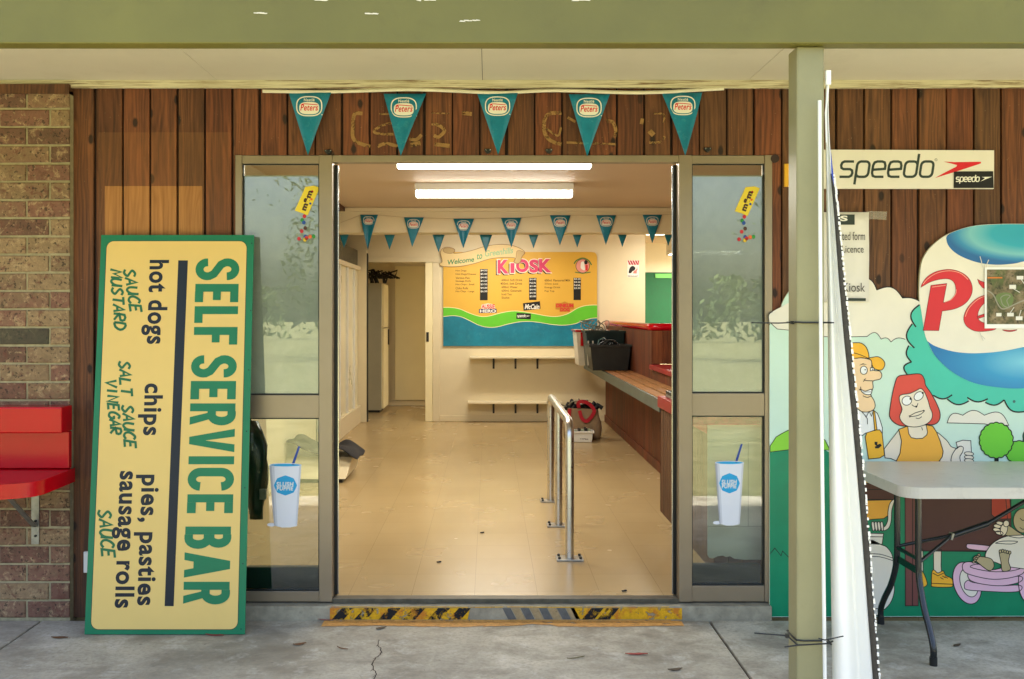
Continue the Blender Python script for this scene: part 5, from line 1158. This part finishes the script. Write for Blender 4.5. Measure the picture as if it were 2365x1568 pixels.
    b.shape(fr, g(cr([(1070, 190), (1110, 175), (1175, 205), (1140, 260), (1120, 330), (1080, 350), (1035, 330), (1060, 270)], True, 3)), .0084, ink('scroll shade', S(190, 164, 110)), se, .005)
    G1, G2, G3 = ink('welcome green', S(40, 130, 84)), ink('welcome mid green', S(96, 160, 112)), ink('welcome pale green', S(142, 186, 142))
    for body, rc, m, sk in (('Welcome', (135, 258, 495, 372), G1, .16), ('to', (530, 208, 606, 300), G2, .2), ('Greenhills', (640, 128, 1022, 262), G3, .16)):
        vs, fs = text_mesh(body, .02, .12, 1); xs = [p[0] for p in vs]; ys = [p[1] for p in vs]; x0, x1, y0, y1 = min(xs), max(xs), min(ys), max(ys); q = []
        drop = sk * (rc[2] - rc[0])
        for x, y in vs:
            u = (x - x0) / (x1 - x0); v_ = (y - y0) / (y1 - y0); q.append(g([(rc[0] + (rc[2] - rc[0]) * u, rc[3] - (rc[3] - rc[1] - drop * .8) * v_ - drop * u * .8)])[0])
        b.add([fr.pt(a, c, .0088) for a, c in q], fs, m)
    b.build('scroll', r)
menu()
def fire_sign():
    Y = 7.375; fr = WF(Y); z = lambda q: V(q[0] / 3.135 + 2100, q[1] / 3.135 + 800); g = lambda pts: vw([z(q) for q in pts], Y)
    b = MB(); b.slab(fr, g([(1284, 968), (1430, 968), (1430, 756), (1284, 756)]), -.003, 0, M_WHT); rd = ink('fire red', S(180, 40, 60))
    for i in range(5): b.flat(fr, g([(max(1286, 1290 + i * 32 - 10), 758), (1312 + i * 32 - 10, 758), (min(1428, 1340 + i * 32 - 10), 812), (min(1427, 1316 + i * 32 - 10), 812)]), .0006, rd)
    b.flat(fr, g(cr([(1300, 910), (1315, 850), (1350, 826), (1384, 850), (1372, 880), (1345, 895), (1330, 916)], True, 3)), .0006, M_BLK); b.flat(fr, g([(1350, 920), (1400, 922), (1404, 860), (1386, 880), (1366, 890)]), .0009, ink('fire pink', S(214, 130, 120))); b.flat(fr, g([(1398, 880), (1410, 880), (1406, 832)]), .0009, rd)
    b.text(fr, 'FIRE BLANKET', (lambda a, c: (a[0], c[0], a[1], c[1]))(*g([(1290, 962), (1420, 946)])), .0006, M_BLK, .02)
    tag(b.build('safety_sign'), 'small fire blanket sign with red stripes on the back wall right of the menu', 'sign')
    b = MB(); y = 9.395; a, c = P(1488, 629, y), P(1700, 760, y); b.box(a.x, c.x, 9.37, 9.395, 1.0, a.z, M_GREENB)
    o = b.build('pinboard'); tag(o, 'dark green board on the far kitchen wall with a light green plate on it', 'pinboard')
    b = MB(); a, c = P(1513, 632, 9.36), P(1556, 642, 9.36); b.box(a.x, c.x, 9.352, 9.3695, c.z, a.z, ink('light green', S(96, 176, 76))); b.build('label_plate', o)
fire_sign()
def shelves():
    for lab, v0, v1, vy, dep in (('upper cream wall shelf on black brackets below the menu board', 1085, 1350, 824, .22), ('lower cream wall shelf on black brackets just above the skirting', 1080, 1300, 929, .24)):
        y = 7.378 - dep; z = P(0, vy, y).z; x0, x1 = P(v0, 0, y).x, P(v1, 0, y).x
        r = thing('wall_shelf', lab, 'shelf', ((x0 + x1) / 2, 7.37, z - .02)); b = MB(); b.box(x0, x1, y, 7.379, z - .022, z, M_WALL); b.build('board', r, bev=.003)
        for i in range(3):
            b = MB(); x = P(1140 + i * 51, 0, 7.3).x; b.box(x - .012, x + .012, 7.372, 7.379, z - .16, z - .023, M_BLACK); b.obox((x, 7.30, z - .03), (.01, 0, 0), (0, .075, 0), (0, 0, .006), M_BLACK); b.tube([(x, 7.37, z - .14), (x, 7.24, z - .034)], .006, M_BLACK, 6); b.build('bracket', r)
shelves()
def bin_(name, label, cat, x0, x1, y0, y1, z0, z1, m, tap=.03, lip=None):
    r = thing(name, label, cat, ((x0 + x1) / 2, (y0 + y1) / 2, z0)); b = MB(); t = .008
    o = [(x0 + tap, y0 + tap, z0), (x1 - tap, y0 + tap, z0), (x1 - tap, y1 - tap, z0), (x0 + tap, y1 - tap, z0)]; T = [(x0, y0, z1), (x1, y0, z1), (x1, y1, z1), (x0, y1, z1)]
    it = [(x0 + t, y0 + t, z1), (x1 - t, y0 + t, z1), (x1 - t, y1 - t, z1), (x0 + t, y1 - t, z1)]; ib = [(x0 + tap + t, y0 + tap + t, z0 + t), (x1 - tap - t, y0 + tap + t, z0 + t), (x1 - tap - t, y1 - tap - t, z0 + t), (x0 + tap + t, y1 - tap - t, z0 + t)]
    b.add(o + T + it + ib, [(3, 2, 1, 0)] + [(i, (i + 1) % 4, 4 + (i + 1) % 4, 4 + i) for i in range(4)] + [(4 + i, 4 + (i + 1) % 4, 8 + (i + 1) % 4, 8 + i) for i in range(4)] + [(8 + i, 8 + (i + 1) % 4, 12 + (i + 1) % 4, 12 + i) for i in range(4)] + [(12, 13, 14, 15)], m)
    b.build('shell', r, bev=.004); b = MB(); q = .012
    b.box(x0 - q, x1 + q, y0 - q, y0 - .0005, z1 - .022, z1 + .001, lip or m); b.box(x0 - q, x1 + q, y1 + .0005, y1 + q, z1 - .022, z1 + .001, lip or m); b.box(x0 - q, x0 - .0005, y0 - .0004, y1 + .0004, z1 - .022, z1 + .001, lip or m); b.box(x1 + .0005, x1 + q, y0 - .0004, y1 + .0004, z1 - .022, z1 + .001, lip or m)
    b.build('rim', r, bev=.003); return r
def clutter():
    rnd = random.Random(8); zt = .859
    cable = pm('grey cable', S(120, 116, 98), .5, .2, 20); grime = pm('grimy white plastic', S(206, 198, 180), .45, .1, 9, dirt=.3)
    r = bin_('plastic_tub', 'red and white plastic tub at the far end of the tray slide', 'tub', .985, 1.36, 6.1, 6.6, zt, zt + .40, grime, .03, M_RED)
    b = MB(); b.box(1.03, 1.10, 6.088, 6.104, zt + .22, zt + .375, M_RED); b.build('label_patch', r)
    r = bin_('plastic_crate', 'tall dark green plastic crate on the tray slide, topped with cables', 'crate', 1.045, 1.46, 5.62, 6.05, zt, zt + .40, pm('dark green plastic', S(22, 40, 40), .35, .2, 10))
    b = MB()
    for x in (1.06, 1.11): b = MB(); b.box(x, x + .016, 5.628, 5.640, zt + .03, zt + .36, grime); b.build('strap', r)
    def cables(cx, cy, z, n, rad, h, m=cable, rr=.006):
        b = MB()
        for i in range(n):
            a0 = rnd.uniform(0, 6); r1 = rad * rnd.uniform(.5, 1.1); ox, oy = rnd.uniform(-rad, rad) * .8, rnd.uniform(-rad, rad) * .5; tl = rnd.uniform(.2, 1.)
            b.tube([(cx + ox + r1 * math.cos(a0 + t) , cy + oy + r1 * .5 * math.sin(a0 + t), z + h * (.5 + .5 * math.sin(t * tl * 1.7 + a0))) for t in [j * .42 for j in range(15)]], rr, m, 6)
        return b
    b = cables(1.20, 5.85, zt + .38, 7, .12, .13); tag(b.build('cable_coil'), 'tangle of grey cables heaped in the tall dark crate', 'cable')
    r = bin_('plastic_crate', 'lower black plastic crate on the tray slide in front of the taller one', 'crate', 1.04, 1.46, 5.16, 5.58, zt, zt + .265, M_BLACK)
    b = cables(1.22, 5.36, zt + .22, 6, .10, .09, M_BLACK, .009); b.tube([(1.12, 5.3, zt + .2), (1.15, 5.33, zt + .31), (1.2, 5.36, zt + .33), (1.26, 5.4, zt + .26)], .008, pm('teal hose', S(60, 96, 96), .4), 6); tag(b.build('cable_coil'), 'black leads and hose heaped in the lower black crate', 'cable')
    # shopping bag with red handles
    r = thing('tote_bag', 'beige canvas bag with red handles on the floor by the counter', 'bag', (1.02, 5.78, .086)); can = pm('beige canvas', S(150, 126, 98), .85, .12, 12, .2)
    b = MB(); n = 7; lay = []
    for i in range(n):
        t = i / (n - 1); z = .088 + .33 * t; w_ = .195 + .012 * math.sin(t * 5) - .01 * t; d_ = .12 + .02 * math.sin(t * 3.1)
        lay.append([(1.02 + w_ * math.copysign(abs(math.cos(a)) ** .45, math.cos(a)) + .006 * math.sin(a * 3 + i), 5.78 + d_ * math.copysign(abs(math.sin(a)) ** .45, math.sin(a)), z + .008 * math.sin(a * 2 + i)) for a in [2 * math.pi * k / 20 for k in range(20)]])
    vs = [p for l in lay for p in l]; b.add(vs, [(i * 20 + k, i * 20 + (k + 1) % 20, (i + 1) * 20 + (k + 1) % 20, (i + 1) * 20 + k) for i in range(n - 1) for k in range(20)] + [tuple(range(20))[::-1]], can, True); b.build('body', r)
    redw = pm('red webbing', S(178, 26, 44), .7, .1, 30)
    for pts in ([(.87, 5.64, .42), (.86, 5.63, .3), (.865, 5.635, .15)], [(.97, 5.64, .43), (.96, 5.62, .49), (1.02, 5.61, .50), (1.08, 5.62, .47), (1.13, 5.625, .41), (1.11, 5.62, .35), (1.05, 5.62, .29), (1.0, 5.625, .32), (.975, 5.63, .40)]):
        b = MB(); c = cr([Vector(p)[:] for p in pts], False, 6)
        for i in range(len(c) - 1):
            a_, d_ = Vector(c[i]), Vector(c[i + 1]); dd = (d_ - a_).normalized(); nx = Vector((0, -1, 0)).cross(dd).normalized(); b.obox((a_ + d_) / 2, dd * ((d_ - a_).length / 2 + .002), nx * .019, (0, .0025, 0), redw)
        b.build('handle', r)
    b = MB()
    for i in range(9):
        x = .86 + .04 * i; b.tube([(x - .03, 5.72 + rnd.uniform(-.04, .04), .41), (x, 5.74, .47 + rnd.uniform(-.02, .035)), (x + .05, 5.76 + rnd.uniform(-.05, .05), .42)], .024, M_BLACKR, 8)
    b.tube([(.84, 5.7, .44), (.76, 5.68, .47), (.70, 5.68, .49), (.69, 5.68, .45), (.76, 5.67, .40), (.82, 5.66, .44)], .006, cable, 6); b.tube([(.86, 5.66, .46), (.9, 5.64, .5), (.96, 5.64, .5), (.99, 5.64, .46)], .007, cable, 6)
    tag(b.build('cable_coil'), 'black bundle of cables spilling over the top of the beige bag', 'cable')
    b = MB(); pts = ell(0, 0, .07, .07, 24)
    for z0, z1, rr in ((.47, .51, .075),): b.tube([(1.0, 5.70, z0), (1.0, 5.70, z1)], rr, M_CHROME, 20)
    tag(b.build('steel_tin'), 'small shiny steel tin resting on the cables in the bag', 'tin')
    r = bin_('storage_box', 'small white plastic box with handwriting on the floor before the beige bag', 'box', .885, 1.10, 5.44, 5.60, .088, .205, M_WHITEP, .012)
    b = MB(); fr = FR((.9, 5.4465, .10), (1, 0, 0), (0, .08, 1)); b.text(fr, 'MENU', (.02, .10, .045, .07), .0006, M_BLK, .03); b.text(fr, 'WALL', (.06, .15, .015, .04), .0006, M_BLK, .03); b.build('handwriting', r)
    b = MB()
    for i in range(5): b.box(.91 + i * .035, .935 + i * .035, 5.47, 5.57, .12, .20 + rnd.uniform(.0, .04), M_BLACK if i % 2 else pm('card stock', S(160, 170, 140), .6))
    b.build('contents', r)
    # machines on the red counter
    r = thing('card_terminal', 'black counter machine with a screen box standing on the red counter', 'till', (1.78, 3.2, .988))
    b = MB(); b.box(1.56, 2.05, 3.0, 3.40, .989, 1.12, M_BLACK); b.build('base', r, bev=.015); b = MB(); b.box(1.74, 1.98, 3.05, 3.3, 1.121, 1.23, M_BLACK); b.build('screen', r, bev=.01)
    b = MB(); b.tube([(1.62, 2.99, 1.04), (1.72, 2.96, 1.02), (1.82, 2.97, 1.06), (1.86, 2.99, 1.10)], .008, cable, 6); b.tube([(1.66, 2.99, 1.005), (1.8, 2.94, 1.0), (1.9, 2.95, 1.02)], .007, cable, 6); b.build('lead', r)
    r = thing('till_drawer', 'grey open drawer tray on the red till top at the near end of the counter', 'tray', (1.4, 1.6, .881)); b = MB(); b.box(1.20, 1.6, 1.2, 1.9, .881, .90, M_GALV); b.box(1.20, 1.215, 1.2, 1.9, .9005, .925, M_ALUD); b.box(1.215, 1.6, 1.885, 1.9, .9005, .925, M_ALUD); b.build('tray', r, bev=.003)
    # low stool with dark cloth by the left of the door
    r = thing('step_box', 'cream box on black feet on the floor just inside at the left', 'box', (-1.35, 3.3, .086)); c = P(813, 1064, 3.2); e = P(796, 1090, 3.0)
    b = MB(); b.add([(-1.66, 3.05, .12), (e.x, 3.05, .12), (c.x, 3.25, .27), (-1.66, 3.25, .27), (-1.66, 3.7, .12), (e.x, 3.7, .12), (c.x, 3.7, .27), (-1.66, 3.7, .27)], [(0, 1, 2, 3), (1, 5, 6, 2), (5, 4, 7, 6), (4, 0, 3, 7), (3, 2, 6, 7), (0, 4, 5, 1)], M_WALL); b.build('body', r, bev=.004)
    b = MB(); b.box(-1.6, e.x - .03, 3.08, 3.2, .087, .119, M_BLACK); b.build('foot', r)
    b = MB(); n = 12; vs = []
    for i in range(n):
        for j in range(8):
            x = -1.66 + .60 * i / (n - 1); y = 3.15 + .5 * j / 7; z = .285 + .12 * math.exp(-((x + 1.62) / .16) ** 2) + .065 * math.exp(-((x + 1.22) / .1) ** 2) * (1 + .3 * math.sin(j)) + .012 * math.sin(i * 1.7 + j) - (.03 if i == n - 1 else 0)
            vs.append((x, y, z))
    b.add(vs, [(i * 8 + j, (i + 1) * 8 + j, (i + 1) * 8 + j + 1, i * 8 + j + 1) for i in range(n - 1) for j in range(7)], M_BLACKR, True); o = b.build('dark_cloth'); o.modifiers.new('thick', 'SOLIDIFY').thickness = .02; o.modifiers['thick'].offset = -.6; ss = o.modifiers.new('soft', 'SUBSURF'); ss.levels = ss.render_levels = 2
    tag(o, 'crumpled dark cloth lying over the cream box inside at the left', 'cloth')
    # fridge with plant in the recess
    r = thing('fridge', 'cream upright fridge with grey side in the recess at the back left', 'fridge', (-1.8, 8.6, .086)); b = MB(); b.box(-2.2, -1.47, 8.4, 8.43, .12, 1.86, pm('grey fridge side', S(176, 172, 148), .4, .06, 3)); b.box(-2.2, -1.50, 8.4305, 9.0, .12, 1.86, M_CREAMD); b.build('body', r, bev=.006)
    b = MB(); b.box(-1.499, -1.44, 8.43, 9.0, .14, 1.24, M_CREAMD); b.box(-1.499, -1.44, 8.43, 9.0, 1.255, 1.85, M_CREAMD); d = b.build('door', r, bev=.006); b = MB(); b.box(-1.439, -1.42, 8.93, 8.96, 1.0, 1.22, M_BLACK); b.build('handle', d)
    b = MB(); b.box(-2.15, -1.5, 8.45, 8.95, .087, .119, M_BLACK); b.build('foot', r)
    r = thing('fan_coil', 'tangle of dark wire baskets heaped on top of the grey fridge', 'basket', (-1.6, 8.6, 1.862)); b = MB()
    for i in range(16): a = rnd.uniform(0, 6.28); x, y = -1.62 + rnd.uniform(-.1, .2), 8.5 + rnd.uniform(-.06, .1); b.tube([(x, y, 1.864), (x + .05 * math.cos(a), y, 1.95 + rnd.uniform(0, .08)), (x + rnd.uniform(-.1, .2), y + .04, 2.0 + rnd.uniform(-.03, .06)), (x + rnd.uniform(0, .2), y, 1.93)], .012, M_BLACK, 6)
    b.build('wire', r)
clutter()
def back_door():
    r = thing('panel_door', 'flat cream sliding door filling the recess wall at the back left', 'door', (-.95, 9.37, .086)); b = MB(); b.box(-1.38, -.86, 9.365, 9.399, .17, 2.14, M_CREAMD); b.build('leaf', r, bev=.003)
    b = MB(); b.box(-1.42, -1.382, 9.372, 9.399, .168, 2.19, M_WALL); b.box(-1.382, -.82, 9.372, 9.399, 2.15, 2.19, M_WALL); b.build('frame', r)
back_door()
def window_panel():
    y = .125; g = lambda pts: vw([V(q[0] / 1.96 + 2650, q[1] / 1.96 + 1600) for q in pts], y); fr = WF(y)
    b = MB(); pts = [(352, 196), (352, 1215), (368, 1238), (395, 1242), (430, 1226), (470, 1219), (500, 1232), (530, 1224), (560, 1243), (640, 1252), (900, 1252), (900, 196)]
    b.slab(fr, g(pts[::-1]), -.01, 0, pm('white board with seams', S(236, 238, 222), .45, .04, 3), pm('torn card', S(120, 90, 60), .8))
    for p in ([(352, 328), (900, 328)], [(352, 990), (900, 990)], [(672, 328), (672, 990)]): b.rib(fr, g(p), .002, .0006, pm('seam grey', S(150, 156, 140)))
    tag(b.build('display_panel'), 'white board with a torn bottom edge standing behind the lower right glass', 'panel')
    b = MB(); b.slab(WF(.11), vw([V(q[0] / 1.96 + 2650, q[1] / 1.96 + 1600) for q in [(228, 194), (900, 194), (900, 118), (228, 118)]], .11), -.004, 0, pm('red checked cloth', S(222, 70, 88), .8, .25, 30))
    tag(b.build('checked_cloth'), 'strip of dark red checked cloth hung behind the lower right glass', 'cloth')
window_panel()

def hung_bag():
    rnd = random.Random(12); b = MB(); n = 9; k = 14; vs = []
    for i in range(n):
        t = i / (n - 1); c = P(578 + 14 * t, 972 + 226 * t, .22); w_ = .035 + .05 * math.sin(math.pi * min(1, t * 1.15)) * (1 - .35 * t)
        for j in range(k):
            a = 2 * math.pi * j / k; q = 1 + .16 * math.sin(a * 4 + i * 1.3) + rnd.uniform(-.05, .05); vs.append((c.x + w_ * q * math.cos(a), .22 + w_ * .7 * q * math.sin(a), c.z))
    b.add(vs, [(i * k + (j + 1) % k, i * k + j, (i + 1) * k + j, (i + 1) * k + (j + 1) % k) for i in range(n - 1) for j in range(k)] + [tuple(range(k)), tuple(range((n - 1) * k, n * k))[::-1]], pm('shiny black plastic sheet', S(24, 26, 22), .25, .3, 14, .4, spec=.7, bscale=22), True)
    r = thing('plastic_bag', 'shiny black plastic bundle hanging behind the lower glass next to the leaning board', 'bag', tuple(P(590, 1198, .22))); b.build('sheet', r)
    b = MB(); c = P(606, 1140, .13); b.box(c.x - .016, c.x + .016, .135, .15, c.z - .03, c.z + .02, M_GALV); b.build('buckle', r)
    b = MB(); a, c = P(580, 974, .22), P(577, 940, .2); b.tube([a, (a.x - .01, .21, a.z + .03), c], .006, M_BLACK, 6); b.build('cord', r)
hung_bag()

# ------------------------------------------------------------------ litter on the ground
def litter():
    rnd = random.Random(21)
    cols = {'red': S(150, 66, 58), 'brown': S(112, 78, 48), 'dark': S(88, 74, 56), 'olive': S(104, 96, 56)}
    L = [(762, 1432, 56, 'red', .1, 'long reddish gum leaf on the concrete by the left end of the hazard tape'), (497, 1468, 46, 'red', -.2, 'curled reddish brown leaf at the foot of the leaning board'), (880, 1452, 26, 'dark', .5, 'small dark leaf below the yellow hazard tape'), (790, 1499, 34, 'brown', -.6, 'bent brown twig on the concrete left of the crack'), (692, 1489, 30, 'brown', .3, 'thin brown leaf on the concrete in front of the leaning board'),
         (1470, 1512, 52, 'red', -.05, 'reddish gum leaf on the concrete before the right glass'), (1330, 1521, 44, 'olive', .3, 'pale olive twig on the concrete in front of the doorway'), (1190, 1430, 56, 'dark', -.05, 'dark slender leaf under the middle of the hazard tape'), (2290, 1430, 70, 'brown', .25, 'curved brown twig on the concrete under the folding table'), (138, 1474, 40, 'brown', -.1, 'brown leaf on the concrete left of the leaning board'),
         (1560, 1548, 36, 'dark', .2, 'dark stain-like leaf near the slab joint'), (2210, 1492, 26, 'dark', .5, 'tiny dark leaf under the folding table leg')]
    for vx, vy, ln_, c, ro, lab in L:
        d = 1.45 * F / (vy - VY); x, y = (vx - VX) * d / F, CY + d; l = ln_ * d / F / 2; b = MB(); n = 8; vs = []
        for i in range(n + 1):
            t = -1 + 2 * i / n; w_ = (.011 if ('leaf' in lab) else .003) * max(.12, 1 - t * t) * (1 + .2 * rnd.uniform(-1, 1)); px = t * l; py = .09 * l * t * t * math.sin(ro * 9) + .05 * l * math.sin(t * 3)
            for s_ in (-1, 0, 1): q = Vector((px, py + s_ * w_, 0)); q.rotate(Matrix.Rotation(ro, 3, 'Z')); vs.append((x + q.x, y + q.y, .003 + .003 * t * t + (.002 if s_ else 0)))
        b.add(vs, [(i * 3 + j, (i + 1) * 3 + j, (i + 1) * 3 + j + 1, i * 3 + j + 1) for i in range(n) for j in range(2)], pm('dry leaf ' + c, cols[c], .7, .25, 60), True)
        o = b.build('fallen_leaf' if 'leaf' in lab else 'twig'); o.modifiers.new('thin', 'SOLIDIFY').thickness = .0012; tag(o, lab, 'leaf' if 'leaf' in lab else 'twig', 'dry leaves and twigs on the concrete')
    for vx, vy, lab in ((1013, 1299, 'tiny dark scrap on the vinyl floor inside the doorway'), (1113, 1231, 'small brown leaf sliver on the vinyl floor'), (1441, 1366, 'dark speck of litter on the vinyl floor near the right door edge')):
        d = (1.45 - .087) * F / (vy - VY); x, y = (vx - VX) * d / F, CY + d; b = MB(); b.obox((x, y, .0905), (.010, .002, 0), (-.001, .004, 0), (0, 0, .0025), M_BLACKR); b.obox((x + .008, y + .003, .0915), (.004, .003, 0), (-.003, .003, 0), (0, 0, .003), M_BLACKR)
        tag(b.build('floor_scrap'), lab, 'litter')
litter()

# ------------------------------------------------------------------ trees on the lawn opposite, seen mirrored in the glass
def trees():
    bark = pm('gum bark', S(150, 136, 116), .85, .2, 6, .4); lf = pm('gum leaves', S(74, 92, 50), .6, .35, 2)
    def tree(x, y, h, seed, label):
        rnd = random.Random(seed); r = thing('gum_tree', label, 'tree', (x, y, -.03), 'gum trees on the lawn opposite'); b = MB(); tips = []
        lean = rnd.uniform(-.6, .6); tr = [(x + lean * (t ** 2) + .1 * math.sin(t * 5), y, -.05 + h * .6 * t) for t in [i / 7 for i in range(8)]]
        b.tube(tr, .28, bark, 10, .13)
        for i in range(9):
            k = rnd.randint(3, 7); p = Vector(tr[k]); a = rnd.uniform(0, 6.28); l = rnd.uniform(1.2, 2.8); q = [p, p + Vector((math.cos(a) * l * .4, math.sin(a) * l * .4, l * .35)), p + Vector((math.cos(a) * l, math.sin(a) * l, l * .8))]
            b.tube(cr([tuple(v) for v in q], False, 4), .09, bark, 6, .025); tips.append(q[2]); tips.append((q[1] + q[2]) / 2)
        b.build('trunk', r); b = MB()
        for t in tips:
            for _ in range(170):
                c = t + Vector((rnd.gauss(0, .7), rnd.gauss(0, .7), rnd.gauss(0, .45))); u = Vector((rnd.uniform(-1, 1), rnd.uniform(-1, 1), rnd.uniform(-1, .2))).normalized(); v = u.orthogonal().normalized(); l = rnd.uniform(.06, .13)
                b.add([c - u * l, c + v * l * .3, c + u * l, c - v * l * .3], [(0, 1, 2, 3)], lf)
        b.build('crown', r)
    for x, y, h, sd, lab in ((-9.5, -19, 12, 1, 'gum tree on the lawn opposite with a leaning trunk, nearest the left'), (-3.6, -24, 14, 2, 'tall gum tree on the lawn facing the doorway'), (9.6, -22, 13, 3, 'gum tree on the lawn opposite the right glass'), (15, -26, 14, 4, 'gum tree on the lawn at the far right')): tree(x, y, h, sd, lab)
trees()
def far_wood():
    rnd = random.Random(31); b = MB(); ms = [pm('far foliage dark', S(52, 66, 38), .7, .3, .6), pm('far foliage pale', S(96, 110, 66), .7, .3, .6)]
    for i in range(46):
        cx = -46 + 2.0 * i + rnd.uniform(-1, 1); cy = -44 + rnd.uniform(-4, 4); h = rnd.uniform(2.6, 7.5); m = ms[i % 2]
        for _ in range(320):
            a, q = rnd.uniform(0, 6.28), rnd.random() ** .5; zz = h * rnd.uniform(.05, 1); rr = 1.7 * q * (1.15 - zz / h * .7)
            c = Vector((cx + rr * math.cos(a), cy + rr * math.sin(a), zz)); u = Vector((rnd.uniform(-1, 1), rnd.uniform(-1, 1), rnd.uniform(-1, 1))).normalized(); v = u.orthogonal().normalized(); l = rnd.uniform(.1, .27)
            b.add([c - u * l, c + v * l * .5, c + u * l, c - v * l * .5], [(0, 1, 2, 3)], m)
    tag(b.build('far_wood'), 'band of mixed green trees and bushes along the far edge of the lawn', 'wood', kind='stuff')
far_wood()
